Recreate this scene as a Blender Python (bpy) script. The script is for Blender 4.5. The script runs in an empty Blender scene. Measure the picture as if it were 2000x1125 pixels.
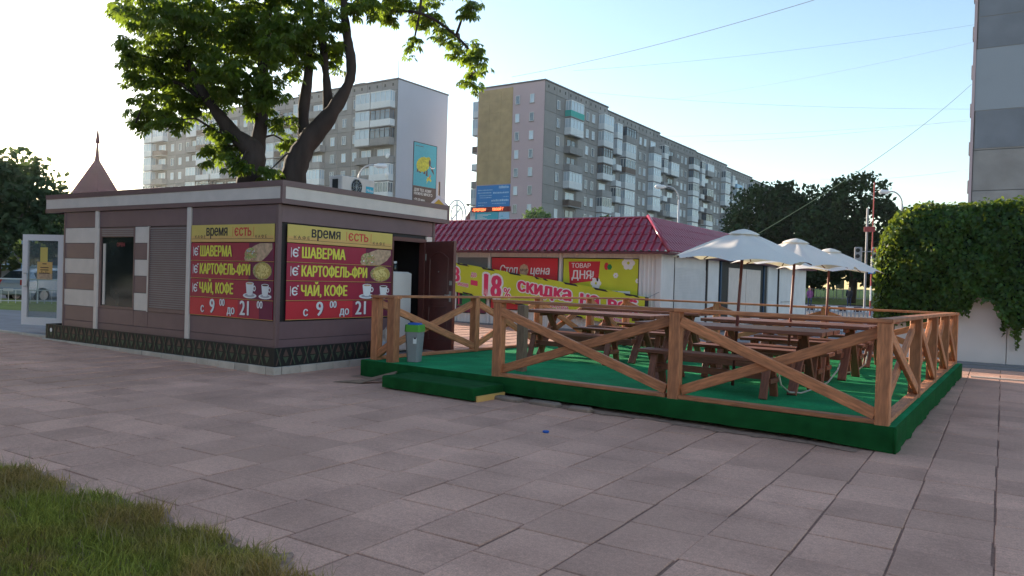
import bpy, bmesh, math, random, mathutils
import numpy as np
from mathutils import Vector, Matrix
random.seed(7); rng = np.random.default_rng(7)
sc = bpy.context.scene
col = sc.collection
R_ = math.radians

# ------------------------------------------------------------------ camera
cam = bpy.data.cameras.new('camera'); camo = bpy.data.objects.new('camera', cam); col.objects.link(camo)
cam.lens = 27.0; cam.sensor_width = 36.0; cam.clip_start = 0.1; cam.clip_end = 3000
YAW, PITCH, ROLL = R_(32.6), -0.012, 0.029
F = Vector((-math.sin(YAW)*math.cos(PITCH), math.cos(YAW)*math.cos(PITCH), math.sin(PITCH)))
Rt = Vector((math.cos(YAW), math.sin(YAW), 0)); Up = Rt.cross(F)
cx = Rt*math.cos(ROLL) + Up*math.sin(ROLL); cy = -Rt*math.sin(ROLL) + Up*math.cos(ROLL)
camo.matrix_world = Matrix(((cx.x, cy.x, -F.x, 0), (cx.y, cy.y, -F.y, 0), (cx.z, cy.z, -F.z, 1.55), (0, 0, 0, 1)))
sc.camera = camo

# ------------------------------------------------------------------ light
SUN_EL, SUN_ROT = R_(12.0), R_(-78.7)
world = bpy.data.worlds.new('World'); sc.world = world; world.use_nodes = True
wn = world.node_tree.nodes; wl = world.node_tree.links
sky = wn.new('ShaderNodeTexSky'); sky.sky_type = 'NISHITA'; sky.sun_disc = False
sky.sun_elevation = SUN_EL; sky.sun_rotation = SUN_ROT; sky.altitude = 50; sky.air_density = 1.0; sky.dust_density = 0.6; sky.ozone_density = 1.2
wn['Background'].inputs[1].default_value = 0.14
tint = wn.new('ShaderNodeMix'); tint.data_type = 'RGBA'; tint.blend_type = 'MULTIPLY'; tint.inputs[0].default_value = 1.0
tint.inputs[7].default_value = (1.0, 0.995, 0.98, 1)             # the camera's white balance, the same over the whole sky
wl.new(sky.outputs[0], tint.inputs[6]); wl.new(tint.outputs[2], wn['Background'].inputs[0])
sun = bpy.data.lights.new('sun', 'SUN'); suno = bpy.data.objects.new('sun', sun); col.objects.link(suno)
sun.energy = 5.0; sun.angle = R_(0.53); sun.color = (1.0, 0.86, 0.66)
sd = Vector((math.sin(SUN_ROT)*math.cos(SUN_EL), math.cos(SUN_ROT)*math.cos(SUN_EL), math.sin(SUN_EL)))
suno.rotation_euler = sd.to_track_quat('Z', 'Y').to_euler()
sc.view_settings.view_transform = 'Standard'; sc.view_settings.look = 'None'
sc.view_settings.exposure = 1.30; sc.view_settings.gamma = 1.0; sc.view_settings.use_curve_mapping = False
sc.render.engine = 'CYCLES'
sc.cycles.max_bounces = 6; sc.cycles.transparent_max_bounces = 8

# ------------------------------------------------------------------ materials
MATS = {}
def mat(name, c, rough=0.7, noise=0.15, scale=8.0, bump=0.0, bscale=None, rnd=0.0, island=0.0, spec=0.4, metal=0.0,
        stain=0.0, stain_scale=0.6, stain_col=None, stretch=None, coords='Object', trans=None, emit=None, c2=None, c2scale=3.0, grit=0.0):
    m = bpy.data.materials.new(name); m.use_nodes = True; nt = m.node_tree; N = nt.nodes; L = nt.links
    b = N['Principled BSDF']
    b.inputs['Roughness'].default_value = rough; b.inputs['Metallic'].default_value = metal
    b.inputs['Specular IOR Level'].default_value = spec
    tc = N.new('ShaderNodeTexCoord' if coords != 'World' else 'ShaderNodeNewGeometry'); mp = N.new('ShaderNodeMapping'); L.new(tc.outputs[coords if coords != 'World' else 'Position'], mp.inputs[0])
    if stretch: mp.inputs['Scale'].default_value = stretch
    vec = mp.outputs[0]
    base = N.new('ShaderNodeRGB'); base.outputs[0].default_value = (*c, 1); cur = base.outputs[0]
    def mixc(fac, a, bcol, mode='MIX'):
        x = N.new('ShaderNodeMix'); x.data_type = 'RGBA'; x.blend_type = mode
        if isinstance(fac, float): x.inputs[0].default_value = fac
        else: L.new(fac, x.inputs[0])
        L.new(a, x.inputs[6])
        if isinstance(bcol, tuple): x.inputs[7].default_value = (*bcol, 1)
        else: L.new(bcol, x.inputs[7])
        return x.outputs[2]
    def nz(s, detail=4, w=0.0):
        n = N.new('ShaderNodeTexNoise'); n.inputs['Scale'].default_value = s; n.inputs['Detail'].default_value = detail
        L.new(vec, n.inputs['Vector']); return n.outputs[0]
    def ramp(src, a, b_):
        r = N.new('ShaderNodeMapRange'); r.inputs[1].default_value = a; r.inputs[2].default_value = b_; L.new(src, r.inputs[0]); return r.outputs[0]
    if c2: cur = mixc(ramp(nz(c2scale, 5), .42, .58), cur, c2)
    def vary(cur, src, amt):
        r = N.new('ShaderNodeMapRange'); r.inputs[1].default_value = 0.0; r.inputs[2].default_value = 1.0
        r.inputs[3].default_value = 1-amt; r.inputs[4].default_value = 1+amt; L.new(src, r.inputs[0])
        h = N.new('ShaderNodeHueSaturation'); L.new(cur, h.inputs['Color']); L.new(r.outputs[0], h.inputs['Value']); return h.outputs[0]
    if noise:
        cur = vary(cur, ramp(nz(scale, 6), .3, .7), noise)
    if grit:
        cur = vary(cur, ramp(nz(95, 3), .35, .65), grit); cur = vary(cur, ramp(nz(28, 5), .3, .7), grit*.7)
    if rnd:
        oi = N.new('ShaderNodeObjectInfo'); cur = vary(cur, oi.outputs['Random'], rnd)
    if island:
        gi = N.new('ShaderNodeNewGeometry'); cur = vary(cur, gi.outputs['Random Per Island'], island)
    if stain:
        f = ramp(nz(stain_scale, 7), .45, .75); mm = N.new('ShaderNodeMath'); mm.operation = 'MULTIPLY'; mm.inputs[1].default_value = stain
        L.new(f, mm.inputs[0]); cur = mixc(mm.outputs[0], cur, stain_col or tuple(x*.45 for x in c))
    L.new(cur, b.inputs['Base Color'])
    if bump:
        bp = N.new('ShaderNodeBump'); bp.inputs['Strength'].default_value = 0.6; bp.inputs['Distance'].default_value = bump
        L.new(nz(bscale or scale*4, 6), bp.inputs['Height']); L.new(bp.outputs[0], b.inputs['Normal'])
    if trans:
        t = N.new('ShaderNodeBsdfTranslucent'); t.inputs[0].default_value = (*trans[1], 1)
        ms = N.new('ShaderNodeMixShader'); ms.inputs[0].default_value = trans[0]
        L.new(b.outputs[0], ms.inputs[1]); L.new(t.outputs[0], ms.inputs[2]); L.new(ms.outputs[0], N['Material Output'].inputs[0])
    if emit:
        b.inputs['Emission Color'].default_value = (*emit[1], 1); b.inputs['Emission Strength'].default_value = emit[0]
    MATS[name] = m; return m
def flat(name, c, rough=0.6): return mat(name, c, rough, noise=0.05, scale=3)
M = {}
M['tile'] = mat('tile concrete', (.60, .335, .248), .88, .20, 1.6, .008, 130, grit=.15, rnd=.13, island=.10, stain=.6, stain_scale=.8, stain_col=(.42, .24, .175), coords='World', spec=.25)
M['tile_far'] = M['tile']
M['bed'] = mat('joint sand', (.30, .165, .12), .95, .25, 30, .004, 80)
M['soil'] = mat('soil', (.34, .205, .15), .95, .35, 14, .01, 60)
M['asphalt'] = mat('asphalt', (.16, .14, .14), .9, .2, 2, .004, 120)
M['asphalt_light'] = mat('pale paving', (.30, .27, .275), .85, .15, 2, .003, 90)
M['ground'] = mat('ground', (.10, .11, .05), .95, .25, .4, .01, 20)
M['lawn'] = mat('lawn', (.25, .28, .055), .95, .35, 3, .03, 30)
M['brown'] = mat('brown panel', (.178, .102, .108), .45, .06, 6, .0006, 200, rnd=.05, stain=.18, stain_scale=1.5, spec=.4)
M['brown_d'] = mat('brown trim', (.17, .095, .095), .4, .05, 5)
M['cream'] = mat('cream panel', (.66, .55, .50), .5, .05, 5, rnd=.03, stain=.12, stain_scale=2)
M['stone_d'] = mat('worn stone', (.27, .19, .15), .9, .3, 8, .008, 40, stain=.6, stain_scale=3)
M['stone'] = mat('base stone', (.55, .45, .38), .85, .15, 8, .004, 50, rnd=.1, stain=.4, stain_scale=4)
M['black'] = mat('black band', (.018, .016, .015), .6, .2, 10)
M['orn_g'] = flat('ornament green', (.06, .085, .05)); M['orn_b'] = flat('ornament brown', (.11, .062, .05))
M['dark'] = mat('dark opening', (.012, .012, .013), .6, .2, 3)
M['gap'] = flat('dark seam', (.03, .022, .022))
M['slat'] = mat('shutter slat', (.23, .20, .22), .4, .08, 4, metal=.3)
M['wood'] = mat('stained pine', (.50, .19, .085), .6, .32, 5, .003, 30, rnd=.26, stretch=(1.2, 9, 9), stain=.65, stain_scale=.9, stain_col=(.22, .09, .05))
M['wood_old'] = mat('weathered wood', (.24, .15, .10), .75, .25, 5, .0015, 30, rnd=.1, stretch=(1.2, 9, 9))
M['table'] = mat('dark stained wood', (.23, .085, .055), .5, .25, 5, .0015, 30, rnd=.2, stretch=(1.2, 9, 9), spec=.3)
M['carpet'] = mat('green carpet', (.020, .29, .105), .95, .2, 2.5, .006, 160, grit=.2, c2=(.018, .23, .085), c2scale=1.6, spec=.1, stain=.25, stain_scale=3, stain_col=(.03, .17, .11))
M['carpet_shade'] = mat('green carpet in shade', (.010, .075, .020), .95, .22, 6, .006, 160, spec=.1)  # same carpet as the top, darkened in colour for the shaded sides
M['white'] = mat('white metal', (.68, .64, .64), .45, .06, 2, stain=.2, stain_scale=1.4, stain_col=(.42, .40, .39))
M['white_wall'] = mat('white wall', (.74, .64, .61), .8, .05, 2, .002, 30, stain=.3, stain_scale=.9, stain_col=(.46, .42, .40))
M['whitef'] = mat('white frame', (.72, .70, .72), .4, .03, 2)
M['pinkdoor'] = mat('door frame white', (.75, .66, .66), .4, .03, 2)
M['roofred'] = mat('maroon metal roof', (.30, .020, .046), .16, .1, 2, spec=.85)
M['roofdk'] = mat('maroon roof far', (.13, .035, .045), .6, .15, .6)
M['doorbrown'] = mat('brown steel door', (.14, .042, .035), .4, .1, 5, spec=.5)
M['steel'] = mat('steel', (.45, .44, .43), .35, .05, 8, metal=.8)
M['concrete'] = mat('facade concrete', (.27, .255, .26), .9, .1, .5, .01, 12, rnd=.14, stain=.35, stain_scale=.25, stain_col=(.24, .215, .21))
M['conc_d'] = mat('dark concrete', (.20, .19, .195), .9, .12, .5, rnd=.15)
M['seam'] = mat('facade seam', (.15, .145, .15), .9, .2, .4)
M['lilac'] = mat('lilac render', (.42, .42, .50), .85, .05, .15, rnd=.05, stain=.15, stain_scale=.08, stain_col=(.36, .36, .46))
M['pink'] = mat('pink render', (.50, .37, .40), .85, .04, .2)
M['tan'] = mat('tan insulation', (.45, .31, .17), .9, .12, .8, .02, 6, stain=.3, stain_scale=.3)
M['glass'] = mat('window glass', (.10, .13, .17), .08, .3, .5, spec=1.0, rnd=.3)
M['glassw'] = mat('pale glass with curtain and sky tint', (.46, .53, .62), .15, .1, .5, spec=.8, rnd=.15)  # pale blue base: net curtains plus the sky's reflection put into the colour
M['kglass'] = mat('kiosk glass', (.022, .026, .024), .08, .5, 2.2, spec=.45)
M['balc_w'] = mat('balcony white', (.62, .63, .67), .6, .05, 1, rnd=.08)
M['balc_g'] = mat('balcony grey', (.26, .25, .26), .8, .12, 1, rnd=.15)
M['balc_b'] = mat('balcony brown', (.12, .085, .075), .7, .12, 1, rnd=.2)
M['teal'] = flat('balcony teal', (.03, .36, .33)); M['blue'] = flat('blue paint', (.03, .07, .13)); M['redcloth'] = flat('red cloth', (.45, .05, .06))
M['cap'] = mat('roof cap', (.10, .09, .10), .7, .1, 1)
M['canopy'] = mat('umbrella cloth', (.93, .86, .82), .9, .04, 3, .004, 6, trans=(.28, (.85, .76, .5)), spec=.1)
M['polered'] = mat('red brown pole', (.16, .045, .04), .45, .1, 5)
M['leaf'] = mat('chestnut leaf', (.050, .090, .018), .5, .25, 2, island=.5, trans=(.45, (.30, .42, .035)), spec=.35, rnd=.2)
M['ivyleaf'] = mat('ivy leaf', (.030, .072, .014), .5, .2, 2, island=.6, trans=(.28, (.30, .38, .03)), spec=.3)
M['ivydark'] = mat('ivy inner shade', (.012, .022, .008), .95, .4, 4)
M['fleaf'] = mat('far leaf', (.022, .045, .020), .75, .2, .5, island=.5, trans=(.15, (.06, .11, .02)), spec=.12)
M['fleaf2'] = mat('willow leaf', (.085, .14, .06), .7, .2, .5, island=.4, trans=(.3, (.12, .2, .04)), spec=.15)
M['fleaf3'] = mat('veil lightened leaf', (.05, .085, .045), .75, .2, .5, island=.5, trans=(.3, (.12, .18, .05)), spec=.12)  # leaf colour lightened to mimic the pale veil over the left trees
M['bark'] = mat('bark', (.050, .032, .027), .9, .35, 5, .02, 18, stretch=(1, 1, .25))
M['grass'] = mat('grass blade', (.30, .29, .05), .7, .25, 1.3, island=.6, trans=(.3, (.26, .28, .04)), c2=(.42, .24, .09), c2scale=1.5, spec=.2)
M['turf'] = mat('turf soil', (.16, .12, .035), .95, .4, 6, .02, 30, c2=(.26, .13, .06), c2scale=1.5)
M['straw'] = flat('dry stalk', (.34, .24, .12))
M['s_yel'] = mat('sign yellow', (.66, .47, .12), .45, .08, 1.5); M['s_org'] = flat('sign orange', (.70, .40, .13)); M['s_mag'] = mat('sign magenta', (.37, .018, .05), .4, .15, 1.2)
M['s_plum'] = flat('sign plum', (.17, .02, .055)); M['s_red'] = mat('sign red', (.60, .03, .045), .45, .08, 1)
M['s_lime'] = mat('sign lime', (.56, .57, .035), .5, .07, 1.5); M['s_blk'] = flat('print black', (.03, .02, .03)); M['s_wht'] = flat('print white', (.78, .74, .74))
M['s_ytxt'] = flat('print yellow', (.78, .66, .08)); M['s_rtxt'] = flat('print red', (.66, .06, .05)); M['s_pink'] = flat('print pink', (.70, .035, .12))
M['s_tan'] = mat('print flatbread', (.52, .33, .21), .5, .3, 14); M['s_veg'] = mat('print salad', (.28, .34, .10), .5, .5, 40, c2=(.55, .28, .18), c2scale=30)
M['s_fry'] = flat('print fries', (.76, .58, .22)); M['s_fry2'] = flat('print fries shade', (.50, .34, .09)); M['s_grey'] = flat('print grey', (.42, .38, .42)); M['s_cof'] = flat('print coffee', (.12, .05, .03))
M['s_green'] = flat('poster green', (.02, .22, .06)); M['s_teal'] = flat('poster teal', (.05, .38, .50)); M['s_brn'] = flat('poster brown', (.085, .05, .05)); M['s_blue'] = flat('poster blue', (.012, .19, .52))
M['mam'] = mat('print mustard', (.55, .50, .04), .6, .3, 3); M['s_lb'] = flat('print pale blue', (.35, .55, .75))
M['led'] = mat('led text', (.9, .2, .08), .5, 0, emit=(1.6, (1, .16, .05))); M['ledback'] = flat('led board', (.22, .01, .015))
M['bin'] = mat('grey plastic', (.27, .26, .27), .45, .06, 4); M['lime'] = flat('green lid', (.10, .33, .04)); M['bluep'] = flat('blue plastic', (.02, .10, .42))
M['bag'] = mat('plastic bag', (.55, .54, .58), .4, .1, 5, trans=(.2, (.6, .6, .6))); M['fridge'] = mat('fridge enamel', (.72, .64, .60), .35, .03, 2)
M['silver'] = mat('silver paint', (.50, .56, .66), .25, .03, 2, metal=.35, spec=.6); M['cglass'] = mat('car glass', (.03, .035, .04), .05, .1, 2, spec=1.0); M['tyre'] = flat('rubber', (.02, .02, .02), .9)
M['tail'] = flat('tail lamp', (.42, .02, .02), .2); M['lampgrey'] = mat('lamp post grey', (.42, .42, .45), .5, .05, 2); M['chain'] = mat('chain', (.55, .55, .5), .4, .1, 9, metal=.6)
M['skin'] = flat('skin', (.50, .30, .22)); M['jacket'] = flat('purple jacket', (.26, .07, .22)); M['hat'] = flat('pink hat', (.55, .07, .12)); M['coat'] = flat('black coat', (.02, .02, .03)); M['hair'] = flat('blond hair', (.50, .36, .18)); M['jeans'] = flat('jeans', (.03, .05, .12))
M['wire'] = flat('wire', (.22, .24, .27)); M['gwire'] = flat('green rope', (.12, .16, .07)); M['pwhite'] = flat('pole white', (.70, .68, .70)); M['pred'] = flat('pole red', (.30, .05, .05))
M['ticket'] = flat('amber', (.62, .40, .05))

# glass that one sees through (door pane)
def glass_mat(name, tint, f):
    m = bpy.data.materials.new(name); m.use_nodes = True; N = m.node_tree.nodes; L = m.node_tree.links
    b = N['Principled BSDF']; b.inputs['Base Color'].default_value = (*tint, 1); b.inputs['Roughness'].default_value = .05; b.inputs['Specular IOR Level'].default_value = .8
    t = N.new('ShaderNodeBsdfTransparent'); t.inputs[0].default_value = (.85, .88, .87, 1); ms = N.new('ShaderNodeMixShader'); ms.inputs[0].default_value = f
    L.new(t.outputs[0], ms.inputs[1]); L.new(b.outputs[0], ms.inputs[2]); L.new(ms.outputs[0], N['Material Output'].inputs[0]); return m
M['clear'] = glass_mat('clear glass', (.25, .27, .28), .22)

# ------------------------------------------------------------------ helpers
W = {}                                     # world matrix of every parent, by object name
class MB:
    def __init__(s): s.v = []; s.f = []; s.m = []
    def add(s, vs, fs, mi=0):
        n = len(s.v); s.v += [tuple(v) for v in vs]; s.f += [tuple(n+i for i in f) for f in fs]; s.m += [mi]*len(fs); return s
    def box(s, x0, x1, y0, y1, z0, z1, mi=0):
        return s.add([(x0,y0,z0),(x1,y0,z0),(x1,y1,z0),(x0,y1,z0),(x0,y0,z1),(x1,y0,z1),(x1,y1,z1),(x0,y1,z1)],
                     [(0,3,2,1),(4,5,6,7),(0,1,5,4),(1,2,6,5),(2,3,7,6),(3,0,4,7)], mi)
    def cbox(s, x0, x1, y0, y1, z0, z1, c=.006, mi=0):      # box with chamfered top and vertical edges
        a = [(x0+c,y0),(x1-c,y0),(x1,y0+c),(x1,y1-c),(x1-c,y1),(x0+c,y1),(x0,y1-c),(x0,y0+c)]
        mx, my = (x0+x1)/2, (y0+y1)/2
        b = [(x+math.copysign(c, mx-x), y+math.copysign(c, my-y)) for x, y in a]
        vs = [(x,y,z0) for x,y in a]+[(x,y,z1-c) for x,y in a]+[(x,y,z1) for x,y in b]
        fs = []
        for k in range(8):
            j = (k+1) % 8; fs += [(k,j,8+j,8+k),(8+k,8+j,16+j,16+k)]
        fs += [tuple(range(16,24)), tuple(range(7,-1,-1))]
        return s.add(vs, fs, mi)
    def obox(s, mtx, sx, sy, sz, mi=0):
        n = len(s.v); s.box(-sx/2,sx/2,-sy/2,sy/2,-sz/2,sz/2,mi)
        for i in range(n, len(s.v)): s.v[i] = tuple(mtx @ Vector(s.v[i]))
        return s
    def tube(s, pts, rad, seg=8, mi=0, cap=True):
        pts = [Vector(p) for p in pts]; rs = rad if isinstance(rad, (list, tuple)) else [rad]*len(pts); n = len(s.v); ref = None
        for i, p in enumerate(pts):
            t = (pts[min(i+1, len(pts)-1)]-pts[max(i-1, 0)]).normalized()
            if ref is None: ref = Vector((1,0,0)) if abs(t.x) < .9 else Vector((0,1,0))
            u = (ref - t*ref.dot(t)).normalized(); ref = u; w = t.cross(u)
            for k in range(seg):
                a = 2*math.pi*k/seg; s.v.append(tuple(p+(u*math.cos(a)+w*math.sin(a))*rs[i]))
        for i in range(len(pts)-1):
            for k in range(seg):
                j = (k+1) % seg; s.f.append((n+i*seg+k, n+i*seg+j, n+(i+1)*seg+j, n+(i+1)*seg+k)); s.m.append(mi)
        if cap:
            s.f.append(tuple(n+k for k in range(seg-1,-1,-1))); s.m.append(mi)
            s.f.append(tuple(n+(len(pts)-1)*seg+k for k in range(seg))); s.m.append(mi)
        return s
    def lathe(s, prof, seg=16, mi=0, c=(0,0,0), cap=True):
        n = len(s.v)
        for r, z in prof:
            for k in range(seg):
                a = 2*math.pi*k/seg; s.v.append((c[0]+r*math.cos(a), c[1]+r*math.sin(a), c[2]+z))
        for i in range(len(prof)-1):
            for k in range(seg):
                j = (k+1) % seg; s.f.append((n+i*seg+k, n+i*seg+j, n+(i+1)*seg+j, n+(i+1)*seg+k)); s.m.append(mi)
        if cap:
            s.f.append(tuple(n+k for k in range(seg-1,-1,-1))); s.m.append(mi); e = n+(len(prof)-1)*seg
            s.f.append(tuple(e+k for k in range(seg))); s.m.append(mi)
        return s
    def poly(s, pts, t=.002, mi=0, z=0.0):                    # flat print: outline in local xy, given thickness
        n = len(pts); vs = [(x,y,z) for x,y in pts]+[(x,y,z+t) for x,y in pts]
        return s.add(vs, [tuple(range(n,2*n)), tuple(range(n-1,-1,-1))]+[(i,(i+1)%n,n+(i+1)%n,n+i) for i in range(n)], mi)
    def ell(s, x, y, rx, ry, t=.002, mi=0, z=0., n=20, a0=0, a1=2*math.pi):
        return s.poly([(x+rx*math.cos(a0+(a1-a0)*k/n), y+ry*math.sin(a0+(a1-a0)*k/n)) for k in range(n)], t, mi, z)
    def rect(s, x0, x1, y0, y1, t=.002, mi=0, z=0.): return s.poly([(x0,y0),(x1,y0),(x1,y1),(x0,y1)], t, mi, z)
    def mesh(s, name, mats, smooth=False):
        me = bpy.data.meshes.new(name); me.from_pydata(s.v, [], s.f)
        for m in (mats if isinstance(mats, (list, tuple)) else [mats]): me.materials.append(m)
        if any(s.m): me.polygons.foreach_set('material_index', s.m)
        if smooth: me.polygons.foreach_set('use_smooth', [True]*len(me.polygons))
        me.update(); return me
def np_mesh(name, V, Fc, mats, mi=None, smooth=False):        # V (n,3), Fc (m,k) same k
    me = bpy.data.meshes.new(name); V = np.asarray(V, dtype=np.float32); Fc = np.asarray(Fc, dtype=np.int32); k = Fc.shape[1]
    me.vertices.add(len(V)); me.vertices.foreach_set('co', V.ravel()); me.loops.add(Fc.size); me.loops.foreach_set('vertex_index', Fc.ravel())
    me.polygons.add(len(Fc)); me.polygons.foreach_set('loop_start', np.arange(len(Fc), dtype=np.int32)*k)
    for m in (mats if isinstance(mats, (list, tuple)) else [mats]): me.materials.append(m)
    if mi is not None: me.polygons.foreach_set('material_index', np.asarray(mi, dtype=np.int32))
    if smooth: me.polygons.foreach_set('use_smooth', [True]*len(Fc))
    me.update(calc_edges=True); return me
def tag(o, label=None, cat=None, group=None, kind=None):
    if label: o['label'] = label
    if cat: o['category'] = cat
    if group: o['group'] = group
    if kind: o['kind'] = kind
    return o
def thing(name, label, cat, loc=(0,0,0), rz=0.0, group=None):
    o = bpy.data.objects.new(name, None); col.objects.link(o); o.location = loc; o.rotation_euler = (0,0,rz); o.empty_display_size = .2
    W[o.name] = Matrix.Translation(loc) @ Matrix.Rotation(rz, 4, 'Z'); return tag(o, label, cat, group)
def put(name, me, parent=None, mtx=None, local=False):        # mtx is in world space unless local
    o = bpy.data.objects.new(name, me); col.objects.link(o); mtx = mtx or Matrix.Identity(4)
    if parent is not None:
        o.parent = parent; P = W[parent.name]
        Lm = mtx if local else P.inverted() @ mtx
        W[o.name] = P @ Lm; o.matrix_local = Lm
    else:
        W[o.name] = mtx.copy(); o.matrix_world = mtx
    return o
def part(name, mb, mats, parent=None, mtx=None, smooth=False, kind=None, local=False, label=None):
    o = put(name, mb.mesh(name, mats, smooth), parent, mtx, local)
    if kind: o['kind'] = kind
    if label: o['label'] = label
    return o
def struct(name, mb, mats, mtx=None, parent=None, smooth=False):
    o = part(name, mb, mats, parent, mtx, smooth)
    if parent is None: o['kind'] = 'structure'
    return o
def copy_tree(o, parent=None):
    c = o.copy(); col.objects.link(c)
    if parent is not None: c.parent = parent
    for ch in list(o.children): copy_tree(ch, c)
    return c
def beam(name, p0, p1, w, h, m, parent, up=(0,0,1), c=.006):   # board between two points, grain along its length
    p0, p1 = Vector(p0), Vector(p1); x = (p1-p0); Ln = x.length; x.normalize(); u = Vector(up)
    if abs(x.dot(u)) > .95: u = Vector((0,1,0))
    y = u.cross(x).normalized(); z = x.cross(y)
    mtx = Matrix.Translation((p0+p1)/2) @ Matrix((x, y, z)).transposed().to_4x4()
    mb = MB(); a = [( -w/2+c,-h/2),(w/2-c,-h/2),(w/2,-h/2+c),(w/2,h/2-c),(w/2-c,h/2),(-w/2+c,h/2),(-w/2,h/2-c),(-w/2,-h/2+c)]
    vs = [(-Ln/2, q[0], q[1]) for q in a]+[(Ln/2, q[0], q[1]) for q in a]
    mb.add(vs, [tuple(range(7,-1,-1)), tuple(range(8,16))]+[(k,(k+1)%8,8+(k+1)%8,8+k) for k in range(8)])
    return part(name, mb, m, parent, mtx)
def plane_m(o, right, up):                                     # local x = right, y = up, z = outward
    r = Vector(right).normalized(); u = Vector(up); u = (u-r*u.dot(r)).normalized(); n = r.cross(u)
    return Matrix.Translation(o) @ Matrix((r, u, n)).transposed().to_4x4()
TXT = {}
def text_mb(mb, body, x, y, size, mi=0, sx=1.0, bold=0.0, z=0.003, t=.001, align='LEFT', ang=0.0, shear=0.0, halo=0.0):
    key = (body, align, shear)
    if key not in TXT:
        cu = bpy.data.curves.new('t', 'FONT'); cu.body = body; cu.size = 1; cu.align_x = align; cu.resolution_u = 3; cu.shear = shear; cu.fill_mode = 'NONE'
        o = bpy.data.objects.new('t', cu); col.objects.link(o)
        dg = bpy.context.evaluated_depsgraph_get(); me = bpy.data.meshes.new_from_object(o.evaluated_get(dg))
        pts = [Vector((v.co.x, v.co.y)) for v in me.vertices]; ed = [tuple(e.vertices) for e in me.edges]
        nxt = {}                                            # follow each outline in its own direction
        loops, run = [], []
        for a, b in ed:
            nxt.setdefault(a, []).append(b); nxt.setdefault(b, []).append(a)
        seen = set()
        for a in range(len(pts)):
            if a in seen or a not in nxt: continue
            lp = [a]; seen.add(a); c_ = min(nxt[a])
            if a+1 in nxt[a]: c_ = a+1
            while c_ is not None and c_ not in seen:
                lp.append(c_); seen.add(c_); c_ = next((q for q in nxt[c_] if q not in seen), None)
            loops.append(lp)
        vo, eo, fo, _, _, _ = mathutils.geometry.delaunay_2d_cdt(pts, ed, [], 0, 1e-5)
        LP = [np.array([(pts[k].x, pts[k].y) for k in lp]) for lp in loops]
        def wind(x, y):
            w = 0
            for P in LP:
                Q = np.roll(P, -1, 0); up_ = (P[:,1] <= y) & (Q[:,1] > y); dn = (P[:,1] > y) & (Q[:,1] <= y)
                cr = (Q[:,0]-P[:,0])*(y-P[:,1])-(x-P[:,0])*(Q[:,1]-P[:,1]); w += int((up_ & (cr > 0)).sum())-int((dn & (cr < 0)).sum())
            return w
        fs = []
        for f in fo:
            cxy = sum((vo[k] for k in f), Vector((0, 0)))/len(f)
            if wind(cxy.x, cxy.y) != 0: fs.append(tuple(f))
        TXT[key] = ([(v.x, v.y, 0) for v in vo], fs)
        bpy.data.objects.remove(o); bpy.data.curves.remove(cu); bpy.data.meshes.remove(me)
    V, Fs = TXT[key]; ca, sa = math.cos(ang), math.sin(ang)
    offs = [(0, 0)] if not bold else [(-bold, 0), (0, bold*.35), (bold, 0), (0, -bold*.35)]
    if halo: offs = [((bold+halo)*math.cos(k*math.pi/5), halo*1.1*math.sin(k*math.pi/5)) for k in range(10)]
    for q, (ox, oy) in enumerate(offs):              # heavier strokes: the print laid over itself, slightly shifted
        vs = []
        for v in V:
            a, b = (v[0]*sx+ox)*size, (v[1]+oy)*size
            vs.append((x+a*ca-b*sa, y+a*sa+b*ca, z+t+q*.00015))
        for fi, f in enumerate(Fs):                       # every facet on a plane of its own: overlapping strokes never coincide
            dz = (fi*7 % 23)*6e-6; mb.add([(vs[k][0], vs[k][1], vs[k][2]+dz) for k in f], [tuple(range(len(f)))], mi)

# ================================================================== GROUND
g = MB(); g.add([(-1500,-900,-.06),(900,-900,-.06),(900,1500,-.06),(-1500,1500,-.06)], [(0,1,2,3)])
struct('ground', g, M['ground'])
# asphalt of the area round the kiosks, with a slightly higher apron left of the kiosk
g = MB(); g.add([(-60,-20,-.03),(30,-20,-.03),(30,64,-.03),(-60,64,-.03)], [(0,1,2,3)]); struct('asphalt_yard', g, M['asphalt_light'])
T = .5
def gz(x, y): return .10*min(1, max(0, (-9.5-x)/6.5)) if x < -9.5 else 0.0
bed = MB(); n = 26
xs = [-26, -16, -9.5, 7]
for i in range(3): bed.add([(xs[i],-5,gz(xs[i],0)-.009),(xs[i+1],-5,gz(xs[i+1],0)-.009),(xs[i+1],20.1,gz(xs[i+1],0)-.009),(xs[i],20.1,gz(xs[i],0)-.009)], [(0,1,2,3)])
pave = tag(part('pavement', bed, M['bed']), kind='structure')
def in_poly(x, y, a): return a[0] < x < a[1] and a[2] < y < a[3]
tiles = []
for i in range(-52, 14):
    offy = .42*((i*37) % 5)/5
    for j in range(-12, 42):
        x, y = i*T, j*T+offy*.3+.07
        cxx, cyy = x+T/2, y+T/2
        if in_poly(cxx, cyy, (-15.6,-9.3,8.1,11.5)) or in_poly(cxx, cyy, (-7.6,-1,8.9,15.8)) or cyy > 20: continue
        if cxx < -3.1 and cyy < 2.35: continue
        if cxx < -15.9 and cyy > 8.0: continue
        d = Vector((cxx, cyy, -1.5)); dep = d.dot(F); u = d.dot(Rt)/max(dep, .01)*1500; v = -d.dot(Up)/max(dep, .01)*1500
        seen = dep > 1 and abs(u) < 1050 and v < 640
        tiles.append((0 if seen else 1, d.length, x, y))
tiles.sort()
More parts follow.
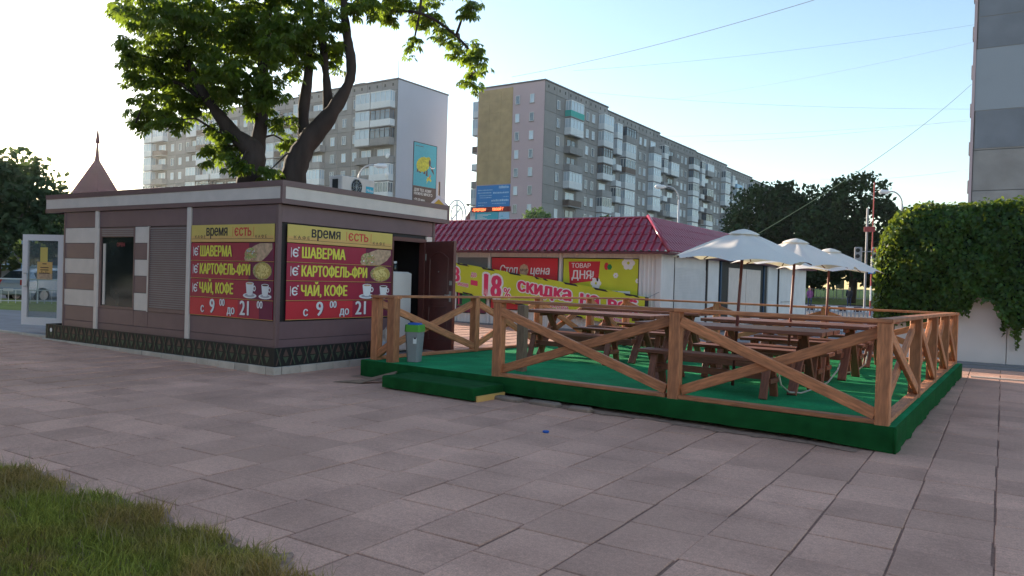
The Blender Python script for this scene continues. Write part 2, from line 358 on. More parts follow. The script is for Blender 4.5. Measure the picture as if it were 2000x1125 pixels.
def tile_mb(mb, x, y, w, h, z, tilt, seed):
    r = random.Random(seed); a = .0025+r.random()*.003; c = .004; q = [r.uniform(-.004,.004) for _ in range(8)]
    sh = r.uniform(-.007,.007); x += sh; a += r.choice((0,0,0,.004))
    x0, x1, y0, y1 = x+a+q[0], x+w-a+q[1], y+a+q[2], y+h-a+q[3]
    zs = [z+tilt*q[k+4]*1.0 for k in range(4)]
    vs = [(x0,y0,z-.03),(x1,y0,z-.03),(x1,y1,z-.03),(x0,y1,z-.03),
          (x0,y0,zs[0]-c),(x1,y0,zs[1]-c),(x1,y1,zs[2]-c),(x0,y1,zs[3]-c),
          (x0+c,y0+c,zs[0]),(x1-c,y0+c,zs[1]),(x1-c,y1-c,zs[2]),(x0+c,y1-c,zs[3])]
    mb.add(vs, [(0,1,5,4),(1,2,6,5),(2,3,7,6),(3,0,4,7),(4,5,9,8),(5,6,10,9),(6,7,11,10),(7,4,8,11),(8,9,10,11)])
tile_meshes = []
for k in range(12):
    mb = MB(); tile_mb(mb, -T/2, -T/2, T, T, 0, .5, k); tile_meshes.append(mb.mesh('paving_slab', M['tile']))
far = MB()
for k, (s_, d_, x, y) in enumerate(tiles):
    if k < 300:
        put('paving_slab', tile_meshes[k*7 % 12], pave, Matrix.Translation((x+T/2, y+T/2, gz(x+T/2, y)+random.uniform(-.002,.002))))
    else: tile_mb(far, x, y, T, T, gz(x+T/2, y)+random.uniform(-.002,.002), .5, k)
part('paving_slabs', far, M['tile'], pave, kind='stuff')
# soil washed out in front of the terrace and round the kiosk base
def blob_strip(name, pts, w, z, m, jitter=.06):
    mb = MB(); L_, Rr = [], []
    for (x, y) in pts:
        L_.append((x+random.uniform(-.03,.03), y-w*(.25+.4*abs(math.sin(x*1.9))+random.uniform(0,.35)), z+gz(x,y))); Rr.append((x, y+.25, z+gz(x,y)))
    nn = len(pts); mb.add(L_+Rr, [(i, i+1, nn+i+1, nn+i) for i in range(nn-1)]); return struct(name, mb, m)
blob_strip('soil_strip', [(-8.3+i*.1, 8.62-.075*(i*.1)) for i in range(73)], .24, .006, M['soil'])
def edge_soil():
    mb = MB(); n = 150; xs_ = [-9+i*(6.1/n) for i in range(n+1)]
    for x in xs_:
        e = 2.80+.06*math.sin(x*5.1)+.05*math.sin(x*11.3+1)-(.10 if x > -3.6 else 0)
        mb.v += [(x, e-.15, .007+gz(x,0)), (x, e+.02+.05*abs(math.sin(x*7.3))+random.uniform(0,.07), .005+gz(x,0))]
    mb.f = [(2*i, 2*i+2, 2*i+3, 2*i+1) for i in range(n)]; mb.m = [0]*n
    return struct('soil_edge', mb, M['soil'])
edge_soil()
# raised apron and kerb left of the kiosk
g = MB(); g.box(-40,-15.95,8.0,40,-.02,.13); struct('apron', g, M['asphalt_light'])
kb = tag(part('kerb', MB().box(-40,-15.95,7.93,8.0,-.02,.10), M['stone']), kind='structure')
mb = MB().cbox(0,.98,-.1,.0,0,.155,.01); me = mb.mesh('kerb_stone', M['stone'])
for i in range(18): put('kerb_stone', me, kb, Matrix.Translation((-16.95-i*1.0, 7.99, -.01)))
# grass in the foreground
gx0, gx1 = -9.0, -2.7
turf = MB(); nx, ny = 60, 22
def edge_y(x): return 2.80+.06*math.sin(x*5.1)+.05*math.sin(x*11.3+1)+(-.10 if x > -3.6 else 0)
for i in range(nx+1):
    x = -14+i*(11.3)/nx
    for j in range(ny+1):
        v = j/ny; y = -3+(edge_y(x)+3)*v
        turf.v.append((x, y, .02+.05*min(1, (1-v)*4)+.015*math.sin(x*7+y*5)))
for i in range(nx):
    for j in range(ny):
        a = i*(ny+1)+j; turf.f.append((a, a+ny+1, a+ny+2, a+1)); turf.m.append(0)
struct('turf', turf, M['turf'], smooth=True)
def blades(n, xr, yf, hr, w, seed, lean=.5):
    r = np.random.default_rng(seed); x = r.uniform(xr[0], xr[1], n); e = 2.80+.06*np.sin(x*5.1)+.05*np.sin(x*11.3+1)-np.where(x > -3.6, .10, 0)
    y = yf(r, e, n)
    clump = .5+.5*np.sin(x*6.3+np.sin(y*8)*2)*np.sin(y*7.7+x*2)
    h = r.uniform(hr[0], hr[1], n)*(.6+.6*clump); a = r.uniform(0, 2*np.pi, n); l = r.uniform(.1, lean, n)*h; la = r.uniform(0, 2*np.pi, n)
    z = .02+.05*np.clip((e-y)/(e+3)*4, 0, 1)
    dx, dy = np.cos(a)*w/2, np.sin(a)*w/2; lx, ly = np.cos(la)*l, np.sin(la)*l
    P = np.zeros((n, 5, 3))
    P[:,0] = np.c_[x-dx, y-dy, z]; P[:,1] = np.c_[x+dx, y+dy, z]; P[:,2] = np.c_[x+dx*.7+lx*.35, y+dy*.7+ly*.35, z+h*.6]
    P[:,3] = np.c_[x-dx*.7+lx*.35, y-dy*.7+ly*.35, z+h*.6]; P[:,4] = np.c_[x+lx, y+ly, z+h]
    b = np.arange(n)[:,None]*5
    q = np.concatenate([b+[0,1,2], b+[0,2,3], b+[3,2,4]])
    return P.reshape(-1,3), q
V1, F1 = blades(70000, (-8.5,-2.75), lambda r, e, n: e-.03-np.abs(r.normal(0, 1, n))**1.2*.95+r.normal(0,.05,n), (.03,.085), .006, 3, 1.3)
gr = put('grass', np_mesh('grass', V1, F1, M['grass'])); tag(gr, 'rough green grass with tall seed heads at the pavement edge, lower left', 'grass', kind='stuff')
V2, F2 = blades(700, (-7.5,-2.45), lambda r, e, n: e+.04-np.abs(r.normal(0,.35,n)), (.10,.20), .003, 5, .8)
gs = put('grass_stalks', np_mesh('grass_stalks', V2, F2, M['straw'])); tag(gs, 'thin dry seed stalks standing above the grass edge, lower left', 'grass', kind='stuff')

# ================================================================== KIOSK
KX0, KX1, KY0, KY1, KT = -15.36, -9.25, 7.87, 11.575, 2.93
ki = thing('cafe_kiosk', 'brown and cream panelled cafe kiosk with magenta menu boards on two sides', 'kiosk', (-12.3, 9.7, 0))
wl_ = MB(); o = .03
wl_.box(KX0, KX1-o, KY0+o, KY0+.12, .12, 2.6).box(KX0, KX0+.1, KY0+.12, KY1, .12, 2.6).box(KX0+.1, KX1-.1, KY1-.1, KY1, .12, 2.6)
wl_.box(KX1-.12, KX1-o, KY0+.12, 10.43, .12, 2.6).box(KX1-.12, KX1-o, 11.36, KY1-.1, .12, 2.6).box(KX1-.12, KX1-o, 10.43, 11.36, 2.24, 2.6)
wl_.box(KX0+.1, KX1-.12, KY0+.12, KY1-.1, .1, .16)
part('wall', wl_, M['gap'], ki)
part('interior_wall', MB().box(-12.0,-11.94,8.1,11.4,.17,2.5).box(-11.9,-9.4,8.6,8.66,.17,2.5), M['conc_d'], ki)
ves = MB().box(-16.72,-15.37,8.85,11.4,.13,2.52); part('vestibule_wall', ves, M['brown'], ki)
# roof with a cream band in the fascia, falling slightly to the left
rf = MB(); rf.box(-15.98,-9.19,7.90,11.93,2.64,2.90)
part('roof', rf, M['brown_d'], ki)
fa = MB()
fy, fx = 7.87-.035, -9.14
for z0, z1, d in ((2.585,2.665,0),(2.665,2.84,-.018),(2.84,2.93,.004)):
    pass
part('fascia_trim', MB().box(-16.04,fx,fy,7.90,2.585,2.66).box(-16.04,fx,fy,7.90,2.85,2.935).box(-9.19,fx,7.90,11.96,2.585,2.66).box(-9.19,fx,7.90,11.96,2.85,2.935)
     .box(-9.19,fx-.002,fy+.002,7.90,2.66,2.85).box(-9.19,fx-.002,11.90,11.96,2.66,2.85).box(-16.04,-15.98,7.90,11.96,2.585,2.935).box(-15.98,-9.19,11.93,11.96,2.585,2.935), M['brown_d'], ki)
part('fascia_band', MB().box(-16.035,-9.195,fy+.012,7.90,2.662,2.848), M['cream'], ki)
part('fascia_band', MB().box(-9.19,fx-.012,7.905,11.90,2.662,2.848), M['cream'], ki)
def panelA(x0, x1, z0, z1, m, y=0.0, lab=None): return part('wall_panel', MB().cbox(x0+.004,x1-.004,KY0+y,KY0+o+.001,z0+.004,z1-.004,.004), M[m], ki, label=lab)
def panelB(y0, y1, z0, z1, m): return part('wall_panel', MB().cbox(KX1-o-.001,KX1,y0+.004,y1-.004,z0+.004,z1-.004,.004), M[m], ki)
def postA(x, z0=.38, z1=2.585): part('cream_post', MB().cbox(x-.05,x+.05,KY0-.03,KY0+.01,z0,z1,.006), M['cream'], ki)
# front
for x0, x1 in ((KX0,-14.25),(-14.15,-11.47),(-11.37,-9.31)): panelA(x0, x1, 2.28, 2.58, 'brown')
for x0, x1 in ((KX0,-14.25),(-14.15,-13.0),(-13.0,-12.57),(-12.57,-11.47),(-11.37,-9.31)):
    panelA(x0, x1, .52, .80, 'brown')
for x0, x1 in ((KX0,-14.25),(-14.15,-11.47),(-11.37,-9.31)): panelA(x0, x1, .30, .52, 'brown')
zz = [2.28, 1.99, 1.70, 1.41, 1.11, .80]
for i in range(5):
    panelA(KX0, -14.25, zz[i+1], zz[i], 'cream' if i % 2 == 0 else 'brown', lab='cream wall panel' if i % 2 == 0 else None)
    panelA(-13.0, -12.60, zz[i+1], zz[i], 'cream' if i % 2 == 0 else 'brown')
postA(-14.2); postA(-11.42)
part('corner_post', MB().cbox(-9.31,-9.235,KY0-.015,KY0+.06,.12,2.585,.01), M['brown_d'], ki)
part('corner_post', MB().cbox(KX0-.02,KX0+.03,KY0-.012,KY0+.06,.12,2.585,.01), M['brown_d'], ki)
# window, recessed with a half open shutter roll and a cream upright inside
wf = MB().box(-14.13,-14.06,KY0-.01,KY0+.02,.80,2.27).box(-13.03,-13.0,KY0-.005,KY0+.02,.80,2.27).box(-14.06,-13.03,KY0-.005,KY0+.02,.80,.84).box(-14.06,-13.03,KY0-.005,KY0+.02,2.10,2.27)
w1 = part('window', wf, M['brown_d'], ki)
part('pane', MB().box(-14.06,-13.03,KY0+.012,KY0+.018,.84,2.10), M['kglass'], w1)
part('jamb', MB().box(-14.15,-14.12,KY0-.012,KY0,.80,2.27).box(-12.60,-12.565,KY0-.012,KY0+.02,.79,2.28), M['s_tan'] if False else M['cream'], w1)
part('upright', MB().box(-14.0,-13.94,KY0-.004,KY0+.012,.86,1.98), M['cream'], w1)
sl = MB()
for k in range(4): sl.cbox(-14.05,-13.04,KY0-.012,KY0,2.12+k*.035,2.14+k*.035,.003)
part('shutter_slats', sl, M['slat'], w1, kind='stuff')
so = MB(); text_mb(so, 'OPEN', -13.45, 1.93, .10, align='CENTER', bold=.01)
part('lettering', so, M['s_mag'], w1, plane_m((0,KY0+.008,0),(1,0,0),(0,0,1)))
# closed roller shutter
w2 = part('roller_shutter', MB().box(-12.56,-11.48,KY0+.01,KY0+.03,.80,2.27).box(-12.56,-11.48,KY0-.01,KY0+.01,.80,.86).box(-12.56,-12.53,KY0-.01,KY0+.01,.86,2.27).box(-11.50,-11.47,KY0-.01,KY0+.01,.86,2.27), M['brown_d'], ki)
sl = MB()
for k in range(37): sl.cbox(-12.53,-11.50,KY0-.008+.002*(k%2),KY0+.009,.872+k*.0377,.872+k*.0377+.021,.003)
part('shutter_slats', sl, M['slat'], w2, kind='stuff')
# right side panels
panelB(KY0+.06, KY1, 2.31, 2.58, 'brown'); panelB(KY0+.06, 10.43, .52, .795, 'brown'); panelB(KY0+.06, 10.43, .30, .52, 'brown'); panelB(11.40, KY1, .30, 2.16, 'brown')
part('wall_panel', MB().cbox(KX1-o,KX1+.004,11.40,KY1-.004,2.17,2.30,.003), M['cream'], ki)
part('downpipe', MB().tube([(KX1-.03,KY1+.06,2.6),(KX1-.03,KY1+.06,.2)], .04, 10), M['brown_d'], ki)
# black patterned band and stone base
bd = MB().box(-15.88,-9.20,KY0-.06,KY0-.036,.115,.40).box(-9.224,-9.20,KY0-.036,10.42,.115,.40).box(-15.88,-15.86,KY0-.036,8.8,.115,.40)
bnd = part('base_band', bd, M['black'], ki)
orn, orb = MB(), MB()
def ornament(mtx, n, pitch):
    a, b = MB(), MB()
    for i in range(n):
        x = (i+.5)*pitch
        b.poly([(x-.055,.15),(x,.255),(x+.055,.15),(x,.145)], .004, 0, .001)
        a.poly([(x-.055,.135),(x,.04),(x+.055,.135),(x,.13)], .004, 0, .001)
        xx = i*pitch
        b.poly([(xx-.055,0.01),(xx-.035,.01),(xx+.055,.27),(xx+.035,.27)], .003, 0, .001)
        a.poly([(xx+.035,.01),(xx+.055,.01),(xx-.035,.27),(xx-.055,.27)], .003, 0, .0015)
    for src, dst in ((a, orn), (b, orb)):
        nn = len(dst.v); dst.v += [tuple(mtx @ Vector(v)) for v in src.v]; dst.f += [tuple(nn+q for q in f) for f in src.f]; dst.m += src.m
ornament(plane_m((-15.80,KY0-.061,.12),(1,0,0),(0,0,1)), 24, .274)
ornament(plane_m((-9.199,KY0+.02,.12),(0,1,0),(0,0,1)), 9, .274)
part('ornament', orn, M['orn_g'], bnd); part('ornament', orb, M['orn_b'], bnd)
part('band_lamp', MB().lathe([(.0,0),(.035,0),(.04,.01),(.0,.02)], 12, c=(0,0,0), cap=False), M['s_wht'], bnd, plane_m((-15.66,KY0-.061,.29),(1,0,0),(0,0,1)))
x = -15.95
while x < -9.2:
    w = random.uniform(.26,.42); x1 = min(x+w, -9.155)
    if x1-x > .06: part('base_stone', MB().cbox(x+.004,x1-.004,KY0-.10+random.uniform(-.008,.008),KY0+.05,-.02,.115,.008), M['stone'], ki)
    x = x1
    if x1 >= -9.155: break
y = KY0+.055
while y < 10.3:
    y1 = y+random.uniform(.3,.45); part('base_stone', MB().cbox(-9.26,-9.155+random.uniform(-.008,.004),y+.004,min(y1,10.4)-.004,-.02,.113,.008), M['stone'], ki); y = y1
part('door_sill', MB().box(-9.4,-9.15,10.44,11.55,-.02,.15), M['conc_d'], ki)

# menu boards
def menu_board(mtx, wdt, y0):
    s = wdt/2.11                                                # local x right, y up from the board's foot, height 1.476
    H = [1.476, 1.196, .895, .607, .300, .004]
    b = MB().rect(0, wdt, H[1]+.004, H[0], .012)
    mats = [M['s_yel'], M['s_org'], M['s_blk'], M['s_rtxt']]
    b.rect(0, wdt, H[1]+.006, H[1]+.045, .0015, 1, .0125); b.rect(.02*s, wdt-.02*s, H[1]+.052, H[1]+.057, .001, 2, .0125)
    b.rect(0, wdt, H[1]+.046, H[1]+.10, .0004, 1, .0121)
    text_mb(b, 'время', 1.06*s-.08, H[1]+.105, .235, 2, sx=s*.80, bold=.022, z=.0135, align='RIGHT')
    text_mb(b, 'єсть', 1.11*s+.03, H[1]+.100, .235, 3, sx=s*.86, bold=.022, z=.0135)
    for q in (1.10*s, 1.62*s): b.rect(q, q+.008, H[1]+.09, H[1]+.24, .001, 3, .0135)
    text_mb(b, 'К А Ф Е', .10*s, H[1]+.066, .065, 2, sx=s*1.25, z=.0135); text_mb(b, 'К А Ф Е', 1.66*s, H[1]+.066, .065, 2, sx=s*1.2, z=.0135)
    hd = part('menu_header', b, mats, ki, mtx)
    hd['label'] = 'yellow header board of the menu'
    rows = []
    for k in range(4):
        z0, z1 = H[k+2] if k < 3 else H[5], H[k+1]
        z0, z1 = [(H[2],H[1]),(H[3],H[2]),(H[4],H[3]),(H[5],H[4])][k]
        m = [M['s_mag'], M['s_plum'], M['s_ytxt'], M['s_wht'], M['s_tan'], M['s_veg'], M['s_fry'], M['s_fry2'], M['s_grey'], M['s_cof'], M['s_red'], M['s_org']]
        b = MB(); n = 14                                         # printed colour runs from magenta to plum along the board
        b.rect(.0, wdt, z0+.008, z1-.008, .010)
        if k < 3: b.rect(wdt*.72, wdt, z0+.008, z1-.008, .0006, 1, .0105)
        else: b.rect(0, wdt*.6, z0+.008, z1-.008, .0006, 10, .0105); b.rect(wdt*.85, wdt, z0+.008, z1-.008, .0006, 1, .0105)
        b.rect(0, wdt, z0-.001, z0+.007, .006, 11)
        zb = z0+.075
        if k < 3:
            text_mb(b, 'є', .085*s, zb+.01, .235, 3, sx=s*.9, bold=.02, z=.012); b.rect(.065*s, .075*s, zb, zb+.15, .001, 3, .012); b.ell(.20*s, zb+.155, .018, .012, .001, 3, .012)
            b.rect(.12*s, .19*s, zb+.062, zb+.076, .001, 3, .0125)
        if k == 0:
            text_mb(b, 'ШАВЕРМА', .262*s, zb-.002, .235, 1, sx=s*.70, bold=.042, z=.0118); text_mb(b, 'ШАВЕРМА', .25*s, zb, .235, 2, sx=s*.70, bold=.042, z=.013)
            b.poly([(1.43*s,z0+.01),(1.40*s,z0+.06),(1.50*s,z0+.16),(1.62*s,z0+.235),(1.78*s,z0+.285),(wdt-.04,z0+.285),(wdt-.03,z0+.20),(wdt-.13,z0+.10),(1.83*s,z0+.01)], .001, 4, .0125)
            b.ell(1.57*s, z0+.115, .155*s, .10, .001, 5, .0137, 24)
            for q in range(14): b.ell((1.47+random.random()*.2)*s, z0+.05+random.random()*.13, .012+random.random()*.015, .008+random.random()*.01, .0006, random.choice((3,4,7)), .0148, 8)
        if k == 1:
            text_mb(b, 'КАРТОФЕЛЬ-ФРИ', .262*s, zb-.002, .235, 1, sx=s*.64, bold=.042, z=.0118); text_mb(b, 'КАРТОФЕЛЬ-ФРИ', .25*s, zb, .235, 2, sx=s*.64, bold=.042, z=.013)
            ex, ey = 1.87*s, z0+.148
            b.ell(ex-.02, ey, .225*s, .135, .001, 5, .0125, 24); b.ell(ex, ey+.004, .19*s, .12, .001, 7, .0137, 24)
            for q in range(46):
                a = random.random()*math.pi; r0 = math.sqrt(random.random()); t0 = random.random()*6.28; px, py = ex+math.cos(t0)*r0*.13*s, ey+math.sin(t0)*r0*.085
                dx, dy = math.cos(a)*.05*s, math.sin(a)*.045; nx_, ny_ = -math.sin(a)*.008, math.cos(a)*.008
                b.poly([(px-dx-nx_,py-dy-ny_),(px+dx-nx_,py+dy-ny_),(px+dx+nx_,py+dy+ny_),(px-dx+nx_,py-dy+ny_)], .0005, 6 if q % 5 else 7, .0148+q*.00003)
        if k == 2:
            text_mb(b, 'ЧАЙ, КОФЕ', .262*s, zb-.002, .235, 1, sx=s*.70, bold=.042, z=.0118); text_mb(b, 'ЧАЙ, КОФЕ', .25*s, zb, .235, 2, sx=s*.70, bold=.042, z=.013)
            for ex, sc_, dark in ((1.56*s, 1.0, 4), (1.93*s, .92, 9)):
                yb = z0+.02
                b.ell(ex, yb+.045*sc_, .165*s*sc_, .042*sc_, .001, 3, .0125, 24); b.ell(ex, yb+.05*sc_, .12*s*sc_, .026*sc_, .0005, 8, .0137, 24)
                b.poly([(ex-.095*s*sc_,yb+.235*sc_),(ex-.075*s*sc_,yb+.09*sc_),(ex-.04*s*sc_,yb+.05*sc_),(ex+.04*s*sc_,yb+.05*sc_),(ex+.075*s*sc_,yb+.09*sc_),(ex+.095*s*sc_,yb+.235*sc_)], .001, 3, .0142)
                b.ell(ex, yb+.235*sc_, .095*s*sc_, .022*sc_, .001, 3, .0152, 20); b.ell(ex, yb+.233*sc_, .078*s*sc_, .015*sc_, .0005, dark, .0165, 20)
                b.ell(ex+.11*s*sc_, yb+.16*sc_, .036*s*sc_, .045*sc_, .0004, 3, .0136, 16); b.ell(ex+.11*s*sc_, yb+.16*sc_, .018*s*sc_, .026*sc_, .0004, 1, .0141, 16)
        if k == 3:
            for q, (t_, x_, y_, sz) in enumerate((('с',.30,.055,.20),('9',.54,.055,.32),('00',.80,.175,.16),('до',1.00,.055,.19),('21',1.32,.055,.32),('00',1.74,.175,.16))):
                text_mb(b, t_, (x_+.012)*s, z0+y_-.008, sz, 1, sx=s*.86, bold=.03, z=.0118); text_mb(b, t_, x_*s, z0+y_, sz, 3, sx=s*.86, bold=.03, z=.013)
        part('menu_board', b, m, ki, mtx)
menu_board(plane_m((-11.345,KY0-.012,.805),(1,0,0),(0,0,1)), 2.03, 0)
menu_board(plane_m((KX1+.012,8.03,.812),(0,1,0),(0,0,1)), 2.38, 0)

# brown steel door standing open
hx, hy, ex, ey = -9.215, 11.38, -8.36, 11.13
dv = Vector((ex-hx, ey-hy, 0)).normalized()
dm = plane_m((hx, hy, .17), dv, (0,0,1))                          # faces the camera side
d_ = part('door', MB().box(0,.89,0,2.03,-.03,.03), M['doorbrown'], ki, dm)
fr = MB()
arc = [(.16+.57*k/12, 1.72+.11*math.sin(math.pi*k/12)) for k in range(13)]
out_ = [(.16,.95)]+arc+[(.73,.95)]
for i in range(len(out_)):
    a, b2 = Vector((*out_[i],0)), Vector((*out_[(i+1) % len(out_)],0)); fr.tube([a+Vector((0,0,.031)), b2+Vector((0,0,.031))], .010, 6)
out2 = [(.16,.22),(.16,.82),(.73,.82),(.73,.22)]
for i in range(4):
    a, b2 = Vector((*out2[i],.031)), Vector((*out2[(i+1) % 4],.031)); fr.tube([a, b2], .010, 6)
part('moulding', fr, M['doorbrown'], d_, dm)
part('handle', MB().box(.80,.85,.93,1.12,.03,.042).tube([(.825,1.05,.04),(.825,1.05,.075),(.72,1.05,.08)], .010, 8).box(.80,.86,1.23,1.31,.03,.045), M['steel'], d_, dm)
part('peephole', MB().lathe([(0,0),(.012,0),(.010,.012),(0,.014)], 10, c=(.445,1.47,.03), cap=False), M['steel'], d_, dm)
part('door_frame', MB().box(KX1-.11,KX1+.015,10.425,10.47,.15,2.24).box(KX1-.11,KX1+.015,11.33,11.39,.15,2.24).box(KX1-.11,KX1+.015,10.47,11.33,2.18,2.25), M['doorbrown'], ki)
part('hinge', MB().tube([(hx+.01,hy-.035,.5),(hx+.01,hy-.035,.62)], .014, 8), M['steel'], d_); part('hinge', MB().tube([(hx+.01,hy-.035,1.85),(hx+.01,hy-.035,1.97)], .014, 8), M['steel'], d_)
# fridge in the doorway
fg = thing('fridge', 'white fridge standing just inside the open kiosk door', 'fridge', (-9.6,10.8,.16))
part('cabinet', MB().cbox(-9.9,-9.30,10.5,11.02,.17,1.62,.02), M['fridge'], fg); part('fridge_door', MB().cbox(-9.295,-9.255,10.51,11.01,.2,1.60,.012), M['fridge'], fg)
jr = thing('jar', 'small dark glass jar with white lid on top of the fridge', 'jar', (-9.5,10.8,1.62))
part('jar_body', MB().lathe([(.05,0),(.055,.02),(.055,.12),(.035,.15)], 14, c=(-9.5,10.8,1.621)), M['kglass'], jr, smooth=True); part('lid', MB().lathe([(.04,0),(.04,.04)], 14, c=(-9.5,10.8,1.772)), M['s_wht'], jr)
pp = thing('potted_plant', 'bushy green pot plant behind the fridge in the kiosk doorway', 'plant', (-10.3,10.9,.16))
part('pot_stand', MB().box(-10.5,-10.1,10.7,11.1,.161,1.2), M['conc_d'], pp)
def leafcloud(n, c, r, size, seed, squash=1.0, shell=.0, droop=.3):
    g_ = np.random.default_rng(seed); d = g_.normal(size=(n,3)); d /= np.linalg.norm(d, axis=1)[:,None]
    rad = (shell+(1-shell)*g_.random(n)**(1/2.2))[:,None]; p = d*rad*np.array(r)+np.array(c)
    a = g_.normal(size=(n,3)); a /= np.linalg.norm(a, axis=1)[:,None]; a[:,2] -= droop; b = np.cross(a, g_.normal(size=(n,3))); b /= np.linalg.norm(b, axis=1)[:,None]; a /= np.linalg.norm(a, axis=1)[:,None]
    sz = size*g_.uniform(.6,1.3,n)[:,None]
    V = np.stack([p-a*sz, p+b*sz*.5, p+a*sz, p-b*sz*.5], 1).reshape(-1,3); Fq = np.arange(n*4).reshape(-1,4); return V, Fq
V, Fq = leafcloud(500, (-10.3,10.9,1.65), (.3,.3,.4), .06, 4)
put('leaves', np_mesh('leaves', V, Fq, M['ivyleaf']), pp)['kind'] = 'stuff'
# white glazed door standing open at the left end
gd = part('glazed_door', MB().box(0,.13,0,1.93,-.03,.03).box(.87,1.0,0,1.93,-.03,.03).box(.13,.87,0,.16,-.03,.03).box(.13,.87,1.80,1.93,-.03,.03), M['pinkdoor'], ki, plane_m((-17.70,8.22,.27),(.95,.38,0),(0,0,1)), label='white glazed door standing open at the left end')
gm = plane_m((-17.70,8.22,.27),(.95,.38,0),(0,0,1))
part('pane', MB().box(.13,.87,.16,1.80,-.004,.004), M['clear'], gd, gm)
hb = MB().tube([(.10,.82,.03),(.10,.82,.08),(.20,.82,.10),(.20,1.10,.10),(.10,1.10,.08),(.10,1.10,.03)], .014, 8)
part('handle', hb, M['steel'], gd, gm, smooth=True)
nb = MB().rect(.35,.72,.98,1.35,.003,0,.005).rect(.42,.60,1.352,1.66,.003,3,.005).rect(.355,.715,.985,1.10,.001,1,.008)
for q, (a, b2) in enumerate(((1.30,.10),(1.22,.20),(1.17,.20),(1.10,.26))): nb.rect(.53-b2/2, .53+b2/2, a, a+.02, .0008, 2, .0085)
text_mb(nb, '9 - 21', .53, 1.11, .07, 2, align='CENTER', z=.008, bold=.02)
part('notice', nb, [M['s_org'], M['s_tan'], M['s_cof'], M['s_yel']], gd, gm)
# air conditioner on the roof
ac = thing('air_conditioner', 'cream air conditioner outdoor unit on the kiosk roof', 'air conditioner', (-9.95,10.2,2.90))
acm = plane_m((-9.90,9.82,2.93),(0,1,0),(0,0,1))
part('casing', MB().cbox(-10.25,-9.92,9.83,10.67,2.95,3.30,.015), M['cream'], ac)
part('grille_recess', MB().lathe([(.135,0),(.135,.003)], 28, c=(.36,.20,0)), M['black'], ac, plane_m((-9.92,9.83,2.93),(0,1,0),(0,0,1)))
gl = MB()
for k in range(12):
    a = k*math.pi/6; gl.tube([(.36,.20,.006),(.36+.14*math.cos(a),.20+.14*math.sin(a),.008)], .004, 4)
for r_ in (.05,.09,.138): gl.tube([(.36+r_*math.cos(a*.2618),.20+r_*math.sin(a*.2618),.008) for a in range(25)], .004, 4)
part('fan_grille', gl, M['steel'], ac, plane_m((-9.92,9.83,2.93),(0,1,0),(0,0,1)))
lb = MB().rect(.60,.80,.10,.24,.002,0,.002); text_mb(lb, 'Midea', .70, .145, .07, 1, z=.004, align='CENTER', bold=.02)
part('maker_plate', lb, [M['s_teal'], M['s_wht']], ac, plane_m((-9.92,9.83,2.93),(0,1,0),(0,0,1)))
part('side_vent', MB().box(-10.16,-10.02,9.824,9.83,3.02,3.24), M['black'], ac)
part('bracket', MB().box(-10.25,-9.95,9.95,10.0,2.901,2.95), M['steel'], ac); part('bracket', MB().box(-10.25,-9.95,10.5,10.55,2.901,2.95), M['steel'], ac)

# ================================================================== TERRACE
DZ = .25
A_, B_, C_, D_ = Vector((-8.22,8.66,0)), Vector((-.82,8.06,0)), Vector((-.60,16.1,0)), Vector((-7.45,16.45,0))
te = thing('terrace', 'green carpeted wooden terrace enclosed by a railing of crossed boards', 'terrace', (-4.4,12.2,0))
top = MB(); n = 24
for i in range(n+1):
    for j in range(n+1):
        u, v = i/n, j/n; p = A_*(1-u)*(1-v)+B_*u*(1-v)+C_*u*v+D_*(1-u)*v
        top.v.append((p.x, p.y, DZ+.003*math.sin(p.x*3+p.y*2)+.002*math.sin(p.x*9)))
for i in range(n):
    for j in range(n): a = i*(n+1)+j; top.f.append((a, a+n+1, a+n+2, a+1)); top.m.append(0)
part('deck_carpet', top, M['carpet'], te, smooth=True)
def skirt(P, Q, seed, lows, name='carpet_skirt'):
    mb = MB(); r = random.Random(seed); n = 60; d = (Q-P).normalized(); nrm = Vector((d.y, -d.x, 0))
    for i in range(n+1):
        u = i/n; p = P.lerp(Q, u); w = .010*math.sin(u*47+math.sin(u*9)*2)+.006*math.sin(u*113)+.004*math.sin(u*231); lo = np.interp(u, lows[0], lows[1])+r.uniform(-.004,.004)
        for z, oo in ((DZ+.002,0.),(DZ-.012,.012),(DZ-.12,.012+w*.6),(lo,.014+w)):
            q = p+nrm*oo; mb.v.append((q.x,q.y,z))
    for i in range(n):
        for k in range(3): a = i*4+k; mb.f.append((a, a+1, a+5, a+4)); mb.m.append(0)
    return part(name, mb, M['carpet_shade'], te, smooth=True)
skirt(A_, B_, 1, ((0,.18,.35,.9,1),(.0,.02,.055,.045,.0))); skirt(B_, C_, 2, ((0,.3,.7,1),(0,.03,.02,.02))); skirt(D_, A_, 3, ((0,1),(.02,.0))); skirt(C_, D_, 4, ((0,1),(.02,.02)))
cc_ = MB()
for P in (A_, B_, C_, D_): ctr_ = (A_+B_+C_+D_)/4; o_ = (P-ctr_).normalized()*.004; cc_.tube([(P.x+o_.x,P.y+o_.y,.0),(P.x+o_.x,P.y+o_.y,DZ-.004)], .014, 8)
part('carpet_corner', cc_, M['carpet_shade'], te, smooth=True)
fr = MB()
for (P, Q) in ((A_,B_),(B_,C_),(C_,D_),(D_,A_)):
    d = (Q-P).normalized(); nrm = Vector((-d.y, d.x, 0)); a, b2 = P+nrm*.10+d*.1, Q+nrm*.10-d*.1
    fr.tube([(a.x,a.y,.16),(b2.x,b2.y,.16)], .08, 4)
part('joist_frame', fr, M['wood_old'], te)
def inset(p, q, k): return p
ru = dict(f=1.27, b=1.18)
def post(p, z1, name='post', m='wood', w=.13): return beam(name, (p[0],p[1],DZ+.002), (p[0],p[1],z1), w, w, M[m], te, up=(0,1,0), c=.008)
